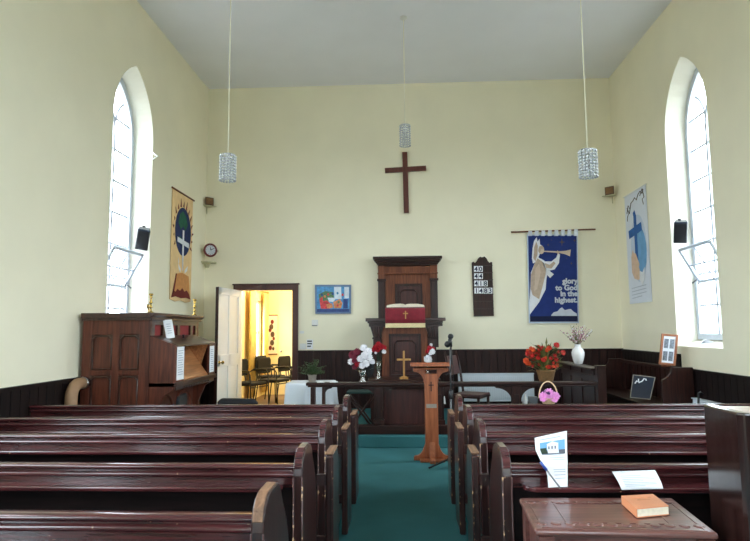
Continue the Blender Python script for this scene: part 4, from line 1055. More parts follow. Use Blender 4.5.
for (x0, y0, x1, y1, lab) in ((6.375, .97, 6.585, 1.335, 'white printed sheet fixed to the nearer front stile of the organ'), (7.47, .98, 7.64, 1.315, 'white printed sheet fixed to the farther front stile of the organ')):
    t2 = thing('paper_sheet', lab, 'paper', (CX+.004, (x0+x1)/2, y0), world=True)
    b = MB(); b.box(CX+.001, CX+.003, x0, x1, y0, y1); part(b, 'sheet', 'paper', t2)
    b = MB()
    for k in range(11): b.box(CX+.003, CX+.0036, x0+.03, x1-.03-(.03 if k % 3 == 2 else 0), y1-.05-k*.026, y1-.042-k*.026)
    part(b, 'print', 'print', t2, weld=False)
t2 = thing('music_card', 'white card standing on the organ lid against the red felt', 'card', (-2.68, 6.66, 1.44), world=True)
P = [at(166.5,339,Y=6.60), at(175,337.5,Y=6.64), at(172,319.5,Y=6.68), at(163,320,Y=6.64)]
b = MB(); o_ = Vector((-.006,.01,0)); b.add(P+[p+o_ for p in P], [(0,1,2,3),(7,6,5,4),(0,4,5,1),(1,5,6,2),(2,6,7,3),(3,7,4,0)]); part(b, 'card', 'paper', t2)
b = MB(); q_ = Vector((.001,-.0025,0))
for k in range(5):
    f = .25+.12*k; a_, c_ = P[3].lerp(P[0], f)+q_, P[2].lerp(P[1], f)+q_
    b.add([a_.lerp(c_,.25), a_.lerp(c_,.75), a_.lerp(c_,.75)+Vector((0,0,.006)), a_.lerp(c_,.25)+Vector((0,0,.006))], [(0,1,2,3)])
part(b, 'print', 'print', t2, weld=False)
CP = [(.032,0),(.034,.008),(.014,.02),(.011,.05),(.02,.06),(.011,.072),(.011,.10),(.022,.115),(.012,.13),(.010,.16),(.018,.175),(.012,.185),(.024,.20),(.022,.215),(.009,.215),(0,.20)]
for p_, y, lab in ((150.5, 6.40, 'brass candlestick on the organ top, nearer the camera'), (194.5, 7.62, 'brass candlestick on the organ top, at its far end by the banner')):
    b = MB(); x = at(p_, 313, Y=y).x; b.lathe(CP, (x, y, 1.713), 16); tag(part(b, 'candlestick', 'brass'), lab, 'candlestick', 'brass candlesticks on the organ')
x = at(146.5, 308, Y=6.45).x
b = MB(); b.lathe([(.018,0),(.02,.005),(.008,.015),(.008,.05),(.02,.07),(.022,.10),(.015,.10),(0,.08)], (x, 6.5, 1.713), 14); tag(part(b, 'brass_cup', 'brass'), 'small brass cup beside the nearer candlestick on the organ', 'cup')
t2 = thing('air_duct', 'tan air duct bending down beside the organ by the left wall', 'duct', (-3.47, 6.1, 0), world=True)
b = MB(); pts = [(-3.485, 6.32, .955),(-3.485, 6.20, .955)] + [(-3.485-.0*a, 6.20-.13*math.sin(a), .955-.13*(1-math.cos(a))) for a in [PI/2*i/8 for i in range(1,9)]] + [(-3.485, 6.07, .5),(-3.485, 6.07, .002)]
b.tube(pts, .062, 16); part(b, 'pipe', 'tan_duct', t2)
b = MB(); b.tube([(-3.485,6.328,.955),(-3.485,6.26,.955)], .068, 16); part(b, 'collar', 'steel', t2, label='shiny metal collar')

# ------------------------------------------------------------ chairs
def chair(label, loc, rz, group):
    t = thing('stacking_chair', label, 'chair', loc, rz, group)
    b = MB(); b.box(-.23, .23, -.22, .22, .42, .475); part(b, 'seat', 'black_fabric', t, .025, seg=4)
    b = MB(); b.prism([(-.21,.56),(-.23,.62),(-.225,.80),(-.18,.84),(.18,.84),(.225,.80),(.23,.62),(.21,.56)], 'y', .215, .255); part(b, 'backrest', 'black_fabric', t, .015, seg=3)
    for s in (-1, 1):
        b = MB(); x = s*.255
        b.tube([(x,-.24,.0),(x,-.22,.45),(x,-.21,.60),(x,-.17,.645),(x,.14,.65),(x*.95,.22,.60),(x*.93,.20,.45),(x*.97,.27,.0)], .012, 8); part(b, 'side_frame', 'black', t)
        b = MB(); b.box(x-.022, x+.022, -.18, .12, .652, .672); part(b, 'armrest', 'black', t, .008)
    b = MB(); b.tube([(-.255,-.22,.40),(.255,-.22,.40)], .01, 6); b.tube([(-.24,.2,.40),(.24,.2,.40)], .01, 6)
    for x in (-.15,.15): b.tube([(x,.2,.42),(x,.25,.6)], .011, 6)
    part(b, 'cross_bar', 'black', t, weld=False)
    return t
c0 = chair('black padded chair with tubular arms in front of the open door', (-2.27, 6.62, 0), math.radians(100), 'black chairs before the open door')
dup(c0, (-1.72, 6.42, 0), math.radians(172), 'black padded chair before the doorway, farther from the organ')
g = 'black chairs in the side room'
c1 = dup(c0, (-2.93, 11.15, 0), math.radians(66), 'black chair in the side room, partly hidden by the open door edge', g)
c2 = dup(c0, (-2.62, 11.85, 0), math.radians(70), 'black chair in the side room, second from the doorway, back to the window', g)
dup(c0, (-2.33, 12.5, 0), math.radians(70), 'black chair in the side room farthest right, before the plain door', g)
dup(c0, (-2.88, 12.72, 0), math.radians(75), 'black chair in the side room beneath the bright window', g)

for q in [x for x in bpy.data.objects if x.get('group') == g]: q.scale = (1.05, 1.05, 1.15)
for q in [x for x in bpy.data.objects if x.get('group') == 'black chairs before the open door']: q.scale = (1, 1, .95)
# ------------------------------------------------------------ settle on the right
t = thing('settle', 'dark wooden settle with a stepped end along the right wall', 'bench', (3.5, 9.0, 0), world=True)
SX = XR-.046
b = MB(); pl = [(SX,0),(SX,.99),(3.47,.99),(3.455,.96),(3.445,.92),(3.42,.88),(3.38,.85),(3.335,.83),(3.33,.80),(3.33,0)]
b.prism(pl, 'y', 7.84, 7.90); part(b, 'end_panel', 'dark', t, .008)
b = MB(); b.prism([(x, z) for x, z in pl], 'y', 10.20, 10.26); part(b, 'end_panel', 'dark', t, .008)
b = MB(); b.box(SX-.04, SX, 7.90, 10.20, .2, .93)
for i in range(14): b.box(SX-.05, SX-.04, 7.92+i*.163, 8.06+i*.163, .5, .92)
part(b, 'backrest', 'dark', t, weld=False)
b = MB(); b.box(SX-.07, SX, 7.90, 10.20, .93, .975); part(b, 'back_rail', 'dark_x', t, .01)
b = MB(); b.box(3.16, SX-.04, 7.90, 10.20, .46, .50); part(b, 'seat', 'dark', t, .01)
b = MB(); b.box(3.18, 3.21, 7.90, 10.20, .02, .46); part(b, 'front_board', 'dark', t)

def quad_frame(name, label, cat, P, back, wf, mats, inner):
    """a framed picture between four corners: bottom left, bottom right, top right, top left"""
    t = thing(name, label, cat, tuple((P[0]+P[1])/2), world=True)
    nrm = (P[1]-P[0]).cross(P[3]-P[0]).normalized()
    def pt(u, v, d=0): return (P[0].lerp(P[1], u)).lerp(P[3].lerp(P[2], u), v) + nrm*d
    W_, H_ = (P[1]-P[0]).length, (P[3]-P[0]).length; fu, fv = wf/W_, wf/H_
    def slab(mb, u0, u1, v0, v1, d0, d1, mi=0):
        vs = [pt(u,v,d) for d in (d0,d1) for u,v in ((u0,v0),(u1,v0),(u1,v1),(u0,v1))]
        mb.add(vs, [(3,2,1,0),(4,5,6,7),(0,1,5,4),(1,2,6,5),(2,3,7,6),(3,0,4,7)], mi)
    b = MB()
    for a in ((0,fu,0,1),(1-fu,1,0,1),(fu,1-fu,0,fv),(fu,1-fu,1-fv,1)): slab(b, *a, -back, .0)
    fr = part(b, 'frame', mats[0], t, weld=False)
    b = MB(); slab(b, fu*.9, 1-fu*.9, fv*.9, 1-fv*.9, -back*.8, -back*.4); bk = part(b, 'mount', mats[1], t, weld=False)
    for (nm, m, rects) in inner:
        b = MB()
        for (u0,u1,v0,v1) in rects: slab(b, u0, u1, v0, v1, -back*.4, -back*.3)
        part(b, nm, m, bk, weld=False)
    return t, pt
P = [at(659,364.2,Y=7.85), at(675.5,365.9,Y=7.85), at(678.6,334.8,Y=7.90), at(662,333.5,Y=7.90)]
P = [p+Vector((0,0,.0)) for p in P]
t, pt = quad_frame('photo_frame', 'orange pine frame with four grey photos on the end of the settle', 'picture frame', P, .02, .028, ('frame_orange','ban_white'), [('photo','photo',[(.2,.46,.14,.44),(.54,.8,.14,.44),(.2,.46,.54,.84),(.54,.8,.54,.84)])])
zmin = min(p.z for p in P)
b = MB(); pl_ = [pt(.2,.8,-.02), pt(.8,.8,-.02)]; lo = [Vector((p.x, p.y+.12, .992)) for p in pl_]
b.add(pl_+lo, [(0,1,3,2)]); s_ = part(b, 'strut', 'frame_orange', t); s_.modifiers.new('t','SOLIDIFY').thickness = .008
P = [at(630,397.5,Y=8.16), at(650.5,399.5,Y=8.10), at(655.5,377,Y=8.18), at(633,374.5,Y=8.26)]
t, pt = quad_frame('framed_notice', 'dark framed notice with white script leaning on the settle seat', 'notice', P, .018, .009, ('grey_pot','slate'), [])
b = MB()
for path in ([(.14,.62),(.2,.74),(.3,.72),(.27,.84)],[(.2,.74),(.36,.70),(.46,.76)],[(.46,.76),(.52,.88),(.6,.86),(.62,.80)],[(.3,.72),(.34,.66)]): b.tube([pt(u,v,-.004) for u, v in path], .009, 5)
part(b, 'white_script', 'paper', t, weld=False)

def radiator(name, label, x0, x1, z0, z1, place, n):
    t = thing(name, label, 'radiator', tuple(place((x0+x1)/2, 0, z0)), world=True)
    def bx(mb, a, c, d0, d1, e0, e1):
        vs = [place(u,d,z) for z in (e0,e1) for u,d in ((a,d0),(c,d0),(c,d1),(a,d1))]
        mb.add(vs, [(3,2,1,0),(4,5,6,7),(0,1,5,4),(1,2,6,5),(2,3,7,6),(3,0,4,7)])
    b = MB(); bx(b, x0, x1, .03, .08, z0, z1)
    w = (x1-x0)/n
    for i in range(n): bx(b, x0+w*(i+.22), x0+w*(i+.78), .08, .09, z0+.04, z1-.04)
    part(b, 'panel', 'radiator', t, .004, weld=False)
    b = MB(); bx(b, x0-.005, x1+.005, .02, .095, z1, z1+.012); part(b, 'top_grille', 'radiator', t)
    b = MB(); b.tube([place(x0+.04,.055,z0), place(x0+.04,.055,z0-.12)], .012, 8); b.tube([place(x1-.04,.055,z0), place(x1-.04,.055,z0-.12)], .012, 8); part(b, 'pipe', 'radiator', t, weld=False)
radiator('radiator', 'white ribbed radiator on the back wall behind the wooden chair', .93, 2.22, .27, .735, lambda u,d,z: Vector((u, D-.045-d, z)), 36)
radiator('radiator', 'white radiator on the right wall, nearer the camera than the settle', 6.35, 7.74, .12, .605, lambda u,d,z: Vector((XR-.045-d, u, z)), 36)
p0 = at(698.5, 393.5, Y=7.1); p1 = at(694, 407, Y=7.0)
b = MB(); e = p1 + (p1-p0)*4.2; e.z = .005; e = Vector((p0.x-.12, p0.y-.15, .012)); b.tube([p0+Vector((.05,0,-.012)), p0+Vector((.02,0,.012)), p0, p0.lerp(e,.1), e], .013, 8)
tag(part(b, 'walking_stick', 'black'), 'black walking stick leaning before the right wall radiator', 'walking stick')

# ------------------------------------------------------------ on the back wall
BW = D-.003
def wp(x, y, d=0): p = at(x, y, Y=D-.004); return Vector((p.x, D-.004-d, p.z))
t = thing('wall_cross', 'plain red-brown wooden cross high on the back wall', 'cross', tuple(wp(405.6,182)), world=True)
def strip(mb, a, c, w, d0, d1):
    a, c = wp(*a), wp(*c); n = (c-a).normalized(); s = Vector((n.z,0,-n.x))*w/2
    q = [a+s, c+s, c-s, a-s]; mb.add([Vector((p.x,D-d,p.z)) for d in (d0,d1) for p in q], [(3,2,1,0),(4,5,6,7),(0,1,5,4),(1,2,6,5),(2,3,7,6),(3,0,4,7)])
b = MB(); strip(b, (404.8,152.5), (406.4,213.2), .092, .004, .045); part(b, 'upright', 'cross', t, .004)
b = MB(); strip(b, (385,171), (426,168.6), .088, .004, .05); part(b, 'crossbar', 'cross', t, .004)
# hymn board
def hb(x, y, d=0): return wp(465+x/7.2, 250+y/7.2, d)
def poly(mb, pts, mp, d0, d1, mi=0):
    n = len(pts); vs = [mp(x,y,d0) for x,y in pts]+[mp(x,y,d1) for x,y in pts]
    mb.add(vs, [tuple(range(n)), tuple(range(2*n-1,n-1,-1))]+[(i,(i+1)%n,n+(i+1)%n,n+i) for i in range(n)], mi)
t = thing('hymn_board', 'dark wooden hymn board with white numbers on the back wall', 'hymn board', tuple(hb(125,478)), world=True)
b = MB(); poly(b, [(48,90),(62,86),(70,94),(82,82),(92,62),(106,50),(122,54),(138,48),(154,62),(164,82),(176,94),(184,86),(194,90),(206,475),(62,478)], hb, 0, .03); part(b, 'board', 'dark', t)
b = MB()
for y in (112,163,215,267,320,370,422,470): poly(b, [(55+y*.028,y-4),(193+y*.028,y-4),(193+y*.028,y+3),(55+y*.028,y+3)], hb, .03, .042)
part(b, 'slot_rail', 'dark_x', t, weld=False)
for (y, s) in ((137,'40'),(189,'44'),(241,'418'),(293,'1483')):
    for i, ch in enumerate(s):
        x = 60+y*.02+i*33; b = MB(); poly(b, [(x,y-20),(x+30,y-20),(x+30,y+21),(x,y+21)], hb, .031, .036); 
        m_ = Matrix.Translation(hb(x+15, y+17, .0368)) @ Matrix.Rotation(PI/2, 4, 'X'); b.text(ch, .115, m_, 1, .0006, 'CENTER', .003)
        part(b, 'number_card', ['paper','navy'], t, weld=False)
# trumpet banner
def bb(x, y, d=0): return wp(500+x/4.92, 220+y/4.92, d)
t = thing('wall_banner', 'blue cloth banner of a trumpeting angel on the back wall', 'banner', tuple(bb(260,505)), world=True)
b = MB(); b.tube([bb(52,62,.05), bb(465,48,.05)], .014, 8); part(b, 'rod', 'mid', t)
b = MB(); 
for i in range(8):
    b = MB(); x = 145+i*32; poly(b, [(x-9,52-.034*(x-50)+8),(x+9,52-.034*(x-50)+8),(x+9,80),(x-9,80)], bb, .028, .066)
    part(b, 'hanging_tab', 'ban_white', t)
b = MB(); poly(b, [(131,72),(379,72),(386,507),(141,508)], bb, .02, .032, 0)
poly(b, [(136,78),(374,77),(380,500),(146,501)], bb, .032, .034, 1)
poly(b, [(145,474),(379.5,472),(380,500),(146,501)], bb, .034, .0345, 2)
part(b, 'cloth', ['pale_border','blue','navy'], t, weld=False)
b = MB(); L1, L2, L3 = (.034,.037), (.037,.040), (.040,.043)
poly(b, [(185,185),(215,200),(236,245),(226,290),(222,342),(190,405),(145,465),(142,420),(148,330),(150,260),(170,210)], bb, *L1, 0)
poly(b, [(182,190),(212,210),(226,250),(206,330),(190,390),(158,370),(149,340),(150,270),(168,215)], bb, *L2, 1)
poly(b, [(172,240),(190,215),(198,260),(180,340),(166,350)], bb, *L3, 2)
poly(b, [(155,190),(158,140),(165,105),(178,86),(183,108),(192,94),(195,122),(206,128),(196,160),(180,205),(160,215)], bb, *L1, 0)
poly(b, [(162,190),(166,135),(176,108),(184,130),(182,170),(172,205)], bb, *L2, 1)
poly(b, [(222,243),(240,250),(262,268),(244,286),(222,264)], bb, *L2, 0)
poly(b, [(205,205),(250,205),(274,186),(283,163),(292,172),(287,214),(266,244),(240,250),(214,232)], bb, *L2, 0)
poly(b, [(216,212),(240,222),(262,205),(270,215),(250,240),(224,236)], bb, *L3, 1)
poly(b, [(200+15*math.cos(a), 150+19*math.sin(a)) for a in [2*PI*i/14 for i in range(14)]], bb, *L2, 2)
poly(b, [(190,132),(204,126),(214,140),(200,146),(194,165),(185,155)], bb, *L3, 1)
poly(b, [(272,160),(280,152),(292,160),(284,170)], bb, *L3, 2)
poly(b, [(214,153),(290,155),(320,153),(345,147),(341,180),(318,170),(290,164),(214,158)], bb, *L3, 2)
part(b, 'angel', ['angel_white','angel_tan','skin_tan'], t, weld=False)
b = MB()
for x, y, r in ((302,110,16),(235,124,7),(364,102,8),(348,214,7),(325,190,4),(250,100,4)):
    poly(b, [(x+(r if i % 2 == 0 else r*.25)*math.sin(i*PI/4), y-(r*1.3 if i % 2 == 0 else r*.25)*math.cos(i*PI/4)) for i in range(8)], bb, .034, .036)
part(b, 'star', 'stem', t, weld=False)
b = MB(); poly(b, [(250,468),(262,454),(280,450),(292,436),(302,430),(316,444),(332,440),(345,438),(360,452),(374,460),(376,472),(250,472)], bb, .034, .037); part(b, 'cloud', 'silver', t)
b = MB()
for s, y in (('glory',312),('to God',345),('in the',374),('highest.',405)):
    b.text(s, .128, Matrix.Translation(bb(379, y, .037)) @ Matrix.Rotation(PI/2, 4, 'X'), 0, .001, 'RIGHT', .006)
part(b, 'lettering', 'silver', t, weld=False)
# picture
def pp(x, y, d=0): return wp(300+x/9.017, 270+y/9.017, d)
t = thing('framed_picture', 'small bright picture in a blue-grey frame beside the doorway', 'picture', tuple(pp(300,390)), world=True)
b = MB(); poly(b, [(136,134),(462,134),(460,394),(140,396)], pp, 0, .02, 0); 
for q in ([(136,134),(462,134),(448,150),(152,150)],[(462,134),(460,394),(446,378),(448,150)],[(460,394),(140,396),(154,380),(446,378)],[(140,396),(136,134),(152,150),(154,380)]): poly(b, q, pp, .02, .032, 0)
part(b, 'frame', 'pic_frame', t, weld=False)
b = MB(); poly(b, [(152,150),(448,150),(446,378),(154,380)], pp, .02, .022, 0)
sh_ = [([(154,352),(446,350),(446,378),(154,380)],1),([(170,220),(230,190),(300,200),(310,262),(240,290),(180,300)],2),([(180,290),(240,275),(290,310),(270,350),(190,350)],3),([(300,290),(360,262),(385,300),(370,345),(310,345)],4),
       ([(308,152),(372,152),(376,262),(312,262)],5),([(400,154),(442,154),(442,255),(402,258)],5),([(392,262),(432,262),(432,345),(390,348)],1),([(250,250),(330,250),(300,290),(262,285)],5),([(236,310),(290,300),(300,340),(250,348)],4),([(178,260),(205,240),(210,300),(184,320)],3)]
for k, (q, mi) in enumerate(sh_): poly(b, q, pp, .022, .023+.0004*k, mi)
for x, y, mi in ((200,225,1),(226,240,4),(256,222,3),(280,240,2),(296,215,1),(340,210,0),(385,225,3),(225,330,3),(340,320,3),(350,290,2)):
    poly(b, [(x+10*math.cos(a), y+12*math.sin(a)) for a in [2*PI*i/8 for i in range(8)]], pp, .023, .0275, mi)
part(b, 'painting', ['pic_blue','pic_dark','pic_green','pic_red','pic_orange','pic_white'], t, weld=False)
# small fittings
def plate(name, label, cat, x0, x1, y0, y1, d, mat, extra=None):
    t = thing(name, label, cat, tuple(wp((x0+x1)/2,y1)), world=True)
    b = MB(); poly(b, [(x0,y0),(x1,y0),(x1,y1),(x0,y1)], wp, 0, d); part(b, 'plate', mat, t, .003)
    if extra: extra(t)
    return t
def sw(t):
    b = MB(); poly(b, [(302,345.5),(304,345.5),(304,348.5),(302,348.5)], wp, .012, .02); part(b, 'rocker', 'white_paint', t)
plate('light_switch', 'white light switch low on the wall right of the doorway', 'switch', 300, 306, 343.5, 349.3, .012, 'white_paint', sw)
def nt_(t):
    b = MB()
    for y in (340.5, 343, 345.5): poly(b, [(307.3,y),(312-(1 if y > 345 else 0),y),(312-(1 if y > 345 else 0),y+1.4),(307.3,y+1.4)], wp, .003, .004)
    part(b, 'print', 'black', t, weld=False)
plate('notice_card', 'small white notice with black print right of the light switch', 'notice', 306.7, 312.8, 339.6, 349.2, .003, 'paper', nt_)
def th(t):
    b = MB(); poly(b, [(312.2,325),(317.5,325),(317.5,326),(312.2,326)], wp, .025, .03); part(b, 'vent', 'grey_metal', t)
plate('thermostat', 'small white thermostat under the bright framed picture', 'thermostat', 312, 318, 319.8, 325.6, .025, 'white_paint', th)
plate('wall_socket', 'small white plate on the wall beside the door frame top corner', 'socket', 299.6, 304, 331, 333.5, .008, 'white_paint')

# ------------------------------------------------------------ side-wall banners
def side_banner(name, label, X, sg, ya, yb, z0, z1):
    """ya = edge at the photograph's left, yb = right"""
    t = thing(name, label, 'banner', (X, (ya+yb)/2, z0), world=True)
    def mp(u, v, d=0): return Vector((X-sg*d, ya+(yb-ya)*u, z1+(z0-z1)*v))
    return t, mp
def ell(cu, cv, ru, rv, n=24): return [(cu+ru*math.cos(2*PI*i/n), cv+rv*math.sin(2*PI*i/n)) for i in range(n)]
t, mp = side_banner('wall_banner', 'cream banner with blue oval and white cross on the left wall', XL+.002, -1, 8.80, 9.69, 1.975, 3.74)
b = MB(); b.tube([mp(-.04,.0,.02), mp(1.04,.0,.02)], .014, 8); part(b, 'rod', 'mid', t)
b = MB(); poly(b, [(0,.005),(1,.005),(1,.985),(.75,1),(.5,.985),(.25,1),(0,.985)], mp, .006, .014, 0); part(b, 'cloth', 'ban_cream', t)
b = MB()
fl = []
for i in range(15):
    a = PI*(1.18-1.36*i/14); r = 1.0
    cu, cv = .54+.44*math.cos(a), .35-.235*math.sin(a)
    du, dv = math.cos(a), -math.sin(a)
    k = (.05 if i % 2 else .085)
    poly(b, [(cu-.06*dv*.5-.02*du,cv+.02*du-.01*dv),(cu+.03*dv,cv-.012*du),(cu+du*k*.9+.02,cv+dv*k*.8-.012)], mp, .014, .017)
part(b, 'flames', 'flame', t, weld=False)
b = MB(); poly(b, ell(.54,.35,.385,.225), mp, .014, .018, 0)
poly(b, [(.50,.16),(.66,.20),(.74,.27),(.64,.33),(.52,.30),(.40,.34),(.30,.28),(.36,.20)], mp, .018, .020, 1); poly(b, [(.36,.40),(.46,.42),(.40,.48),(.32,.45)], mp, .018, .020, 1)
part(b, 'globe', ['ban_blue','ban_green'], t, weld=False)
b = MB(); poly(b, [(.50,.335),(.57,.335),(.57,.56),(.545,.71),(.525,.71),(.50,.56)], mp, .020, .023); poly(b, [(.26,.415),(.82,.44),(.82,.485),(.26,.46)], mp, .020, .024); part(b, 'white_cross', 'ban_white', t, weld=False)
b = MB(); poly(b, [(.34,.655),(.46,.70),(.44,.73),(.36,.70)], mp, .014, .017); poly(b, [(.80,.655),(.66,.70),(.66,.73),(.78,.70)], mp, .014, .017); poly(b, [(.34,.60),(.37,.64),(.34,.66)], mp, .014, .017); part(b, 'wings', 'angel_white', t, weld=False)
b = MB(); poly(b, [(.28,.75),(.54,.73),(.86,.75),(.95,.95),(.54,.93),(.10,.95)], mp, .014, .017, 0); poly(b, [(.05,.97),(.13,.90),(.24,.915),(.33,.885),(.45,.90),(.55,.87),(.66,.90),(.78,.885),(.9,.92),(.97,.965),(.75,.955),(.5,.965),(.25,.955)], mp, .017, .020, 1)
poly(b, [(.10,.93),(.24,.75),(.28,.75),(.17,.93)], mp, .017, .020, 1)
part(b, 'open_scroll', ['ban_orange','flame'], t, weld=False)
t, mp = side_banner('wall_banner', 'white banner with blue cross and hands on the right wall', XR-.002, 1, 9.93, 9.06, 1.90, 3.71)
b = MB(); b.tube([mp(-.03,.0,.015), mp(1.03,.0,.015)], .01, 8); part(b, 'rod', 'white_paint', t)
b = MB(); poly(b, [(0,.0),(1,.0),(1,1),(0,1)], mp, .006, .012); part(b, 'cloth', 'ban_white', t)
b = MB()
poly(b, ell(.56,.52,.36,.30), mp, .012, .013, 0); poly(b, ell(.66,.55,.24,.20), mp, .013, .014, 1)
poly(b, [(.38,.19),(.46,.17),(.52,.22),(.52,.62),(.40,.62),(.40,.22)], mp, .014, .017, 2)
poly(b, [(.14,.335),(.74,.30),(.76,.375),(.16,.41)], mp, .017, .019, 2)
part(b, 'blue_cross', ['pale_border','sky_blue','mid_blue'], t, weld=False)
b = MB(); poly(b, [(.22,.58),(.30,.52),(.42,.60),(.56,.70),(.62,.78),(.50,.80),(.32,.78),(.22,.72)], mp, .019, .022, 0); poly(b, [(.34,.55),(.44,.56),(.58,.66),(.54,.70)], mp, .022, .024, 0)
poly(b, [(.58,.72),(.70,.74),(.80,.70),(.78,.80),(.66,.85),(.56,.80)], mp, .022, .025, 1); part(b, 'hands_and_dove', ['peach','angel_white'], t, weld=False)
b = MB()
sw_ = [(.10,.17),(.18,.10),(.26,.14),(.22,.18),(.32,.09),(.42,.08),(.50,.06),(.58,.09),(.66,.05),(.76,.03),(.84,.06),(.90,.03)]
b.tube([mp(u,v,.015) for u,v in sw_], .007, 5); b.tube([mp(u,v,.015) for u,v in [(.12,.12),(.20,.17),(.12,.20),(.10,.24)]], .007, 5); b.tube([mp(u,v,.015) for u,v in [(.74,.07),(.86,.02),(.92,.10),(.84,.11),(.88,.16)]], .007, 5)
part(b, 'script', 'stem', t, weld=False)
b = MB()
for v in (.86,.89,.92,.95): poly(b, [(.14,v),(.8 if v < .93 else .6,v-.012),(.8 if v < .93 else .6,v-.006),(.14,v+.006)], mp, .012, .014)
part(b, 'small_print', 'print', t, weld=False)

# ------------------------------------------------------------ corner fittings, clock, speakers
def corner_speaker(label, cx_, y, z, rz):
    t = thing('corner_speaker', label, 'speaker', (cx_, y, z), rz)
    b = MB(); b.prism([(-.085,.0),(.085,.0),(.03,.08),(-.03,.08)], 'z', .0, .15); part(b, 'cabinet', 'brown_horn', t, .006)
    b = MB(); b.box(-.065, .065, -.008, .0, .02, .13); part(b, 'grille', 'wicker_brown', t)
    b = MB(); b.prism([(-.13,-.02),(.13,-.02),(.04,.11),(-.04,.11)], 'z', -.018, -.002); part(b, 'shelf', 'pale_shelf', t)
    b = MB(); b.tube([(0,.10,-.01),(0,.10,-.14)], .01, 6); part(b, 'bracket', 'pale_shelf', t)
    return t
corner_speaker('small brown speaker on a shelf in the left corner', XL+.10, D-.11, 3.78, math.radians(45))
corner_speaker('small brown speaker on a shelf in the right corner', XR-.14, D-.14, 3.83, math.radians(-45))
cpt = at(210, 250.3, Y=D-.16)
t = thing('wall_clock', 'round maroon-rimmed clock mounted across the left corner', 'clock', tuple(cpt), math.radians(38))
RX = Matrix.Rotation(PI/2, 4, 'X') @ Matrix.Scale(.84, 4)
b = MB(); b.lathe([(.0,0),(.135,0),(.148,.012),(.148,.03),(.135,.045),(.112,.045),(.106,.03)], n=36); b.xf(RX); part(b, 'rim', 'clock_rim', t)
b = MB(); b.lathe([(0,.034),(.108,.034)], n=36); b.xf(RX); part(b, 'face', 'paper', t)
for a, L in ((100,.05),(30,.07)):
    a = math.radians(a); b = MB(); b.tube([(0,-.036,0),(L*math.cos(a),-.041,L*math.sin(a))], .005, 5); part(b, 'hand', 'black', t)
b = MB()
for i in range(12):
    a = i*PI/6; b.box(.077*math.cos(a)-.004, .077*math.cos(a)+.004, -.032, -.0286, .077*math.sin(a)-.004, .077*math.sin(a)+.004)
part(b, 'hour_marks', 'black', t, weld=False)
b = MB(); b.box(-.16,.16,.02,.04,-.02,.02); b.box(-.02,.02,.04,.12,-.02,.02); part(b, 'mounting_bar', 'pale_shelf', t)
s0 = at(207.5, 263, Y=D-.12)
t = thing('corner_shelf', 'small cream curved shelf below the corner clock', 'shelf', (XL+.13, D-.13, s0.z-.03), math.radians(45))
b = MB(); b.prism([(.0,.13)] + [(-.15*math.cos(a), .05-.13*math.sin(a)) for a in [PI*i/12 for i in range(13)]], 'z', .03, .055); part(b, 'board', 'pale_shelf', t, .004)
b = MB(); b.prism([(-.05,.03),(.05,.03),(.02,-.05),(-.02,-.05)], 'y', .06, .12); part(b, 'bracket', 'pale_shelf', t)
# speakers in the window recesses
for (x, y, Y_, tilt_, sg, lab) in ((143,238.5,7.90,8,-1,'black loudspeaker in the left window recess'),(680.5,231.5,8.14,5,1,'black loudspeaker in the right window recess')):
    p = at(x, y, Y=Y_)
    t = thing('loudspeaker', lab, 'speaker', tuple(p))
    rt = Matrix.Rotation(math.radians(tilt_), 4, 'Y') @ Matrix.Rotation(math.radians(-sg*24), 4, 'Z') @ Matrix.Rotation(math.radians(22), 4, 'X')
    b = MB(); b.prism([(-.085,-.08),(.085,-.08),(.07,.07),(-.07,.07)], 'z', -.15, .15); b.xf(rt); part(b, "cabinet", pmn("speaker_shell", (44, 50, 62), rough=.25), t, .015, seg=3)
    b = MB(); b.box(-.077, .077, -.09, -.078, -.14, .125); b.xf(rt); part(b, 'grille', 'black', t, .006)
    b = MB(); yb = (WL[2][0]+WL[2][1]-.03-Y_) if sg < 0 else (WR[2][0]+WR[2][1]-.03-Y_)
    b.tube([(0,.06,.02),(0,yb,.02)], .014, 8); b.tube([(-.1*sg*-1*0,.0,.16),(0,.03,.17)], .02, 6); part(b, 'bracket', 'black', t)
    b = MB(); b.tube([(sg*.02,.09,.0),(sg*.10,.12,.02),(sg*.14,.12,.12),(sg*.17,.12,.16)], .005, 6); part(b, 'cable', 'white_paint', t)
p = at(154.5, 157, X=XL+.03)
b = MB(); b.tube([(XL+.002,p.y-.03,p.z+.06),(XL+.09,p.y-.03,p.z),(XL+.002,p.y-.03,p.z-.05)], .012, 6); tag(part(b, 'wall_hook', 'white_paint'), 'small white bracket on the left wall beside the window arch', 'bracket')
P = [at(697,335.5,X=XR+.14), at(715,335.5,X=XR+.17), at(698,345,X=XR+.03)]
z_ = lambda X: 1.25+.09*(X-XR)/WT
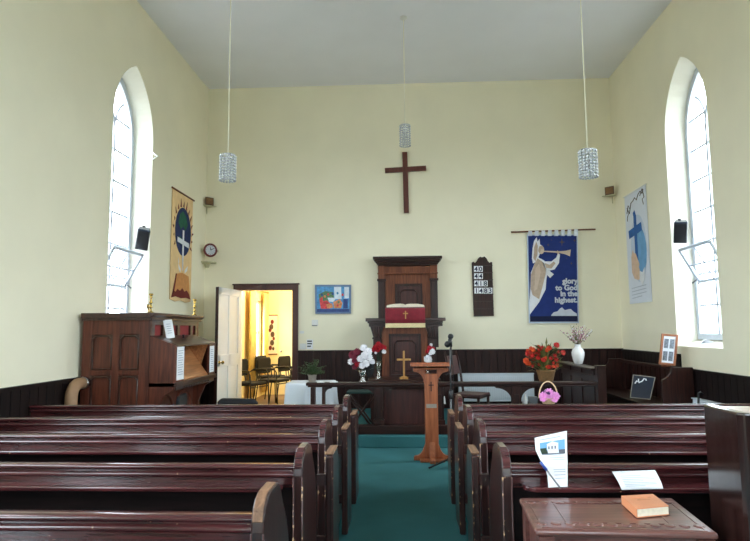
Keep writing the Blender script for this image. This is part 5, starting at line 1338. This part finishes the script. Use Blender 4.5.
b = MB(); q = [Vector((p.x, p.y, z_(p.x)+.006)) for p in P]; k = q[0].lerp(q[1],.5)+Vector((0,0,.05)); b.add(q+[k], [(0,1,2),(0,1,3),(0,3,2)])
tag(part(b, 'folded_paper', 'paper'), 'folded white paper lying on the right window sill', 'paper')

# ------------------------------------------------------------ pendant lamps
def pendant(label, x, y, z0, z1, r):
    t = thing('pendant_lamp', label, 'lamp', (x, y, z0), group=None, world=True)
    b = MB(); h = z1-z0; n = 16; rows = 9
    for k in range(n):
        a = 2*PI*k/n; cxx, cyy = x+r*math.cos(a), y+r*math.sin(a)
        for j in range(rows):
            b.sphere((cxx, cyy, z0+h*(j+.5)/rows), min(h/rows*.46, r*.175), 6)
    for k in range(9):
        a = 2*PI*k/9; 
        for j in range(8): b.sphere((x+r*.5*math.cos(a), y+r*.5*math.sin(a), z0-.01+h*(j+.5)/8), r*.14, 5)
    part(b, 'beaded_shade', 'crystal', t, weld=False, kind='stuff')
    b = MB()
    b.tube([(x+r*math.cos(2*PI*i/28), y+r*math.sin(2*PI*i/28), z1) for i in range(28)], .006, 6, closed=True)
    for k in range(3): b.tube([(x, y, z1+.01), (x+r*math.cos(2.1*k), y+r*math.sin(2.1*k), z1)], .004, 5)
    part(b, 'wire_frame', 'steel', t, weld=False)
    b = MB(); b.lathe([(.008,z1+.03),(.016,z1+.025),(.02,z1-.01),(.018,z1-.04)], (x,y,0), 12); b.sphere((x,y,z1-.06), .035, 10); part(b, 'bulb_holder', 'white_paint', t, weld=False)
    b = MB(); b.tube([(x,y,z1+.03),(x,y,HC-.02)], .0055, 6); part(b, 'cord', 'cord', t)
    b = MB(); b.lathe([(.02,-.045),(.05,-.02),(.055,0)], (x,y,HC), 16); part(b, 'ceiling_rose', 'white_paint', t)
pendant('crystal pendant lamp on a long cord, left one of the three', -1.815, 5.9, 3.055, 3.335, .078)
pendant('crystal pendant lamp hanging above the wall cross', .057, 8.1, 4.09, 4.40, .072)
pendant('crystal pendant lamp on a long cord, right one of the three', 1.83, 5.7, 2.965, 3.24, .082)
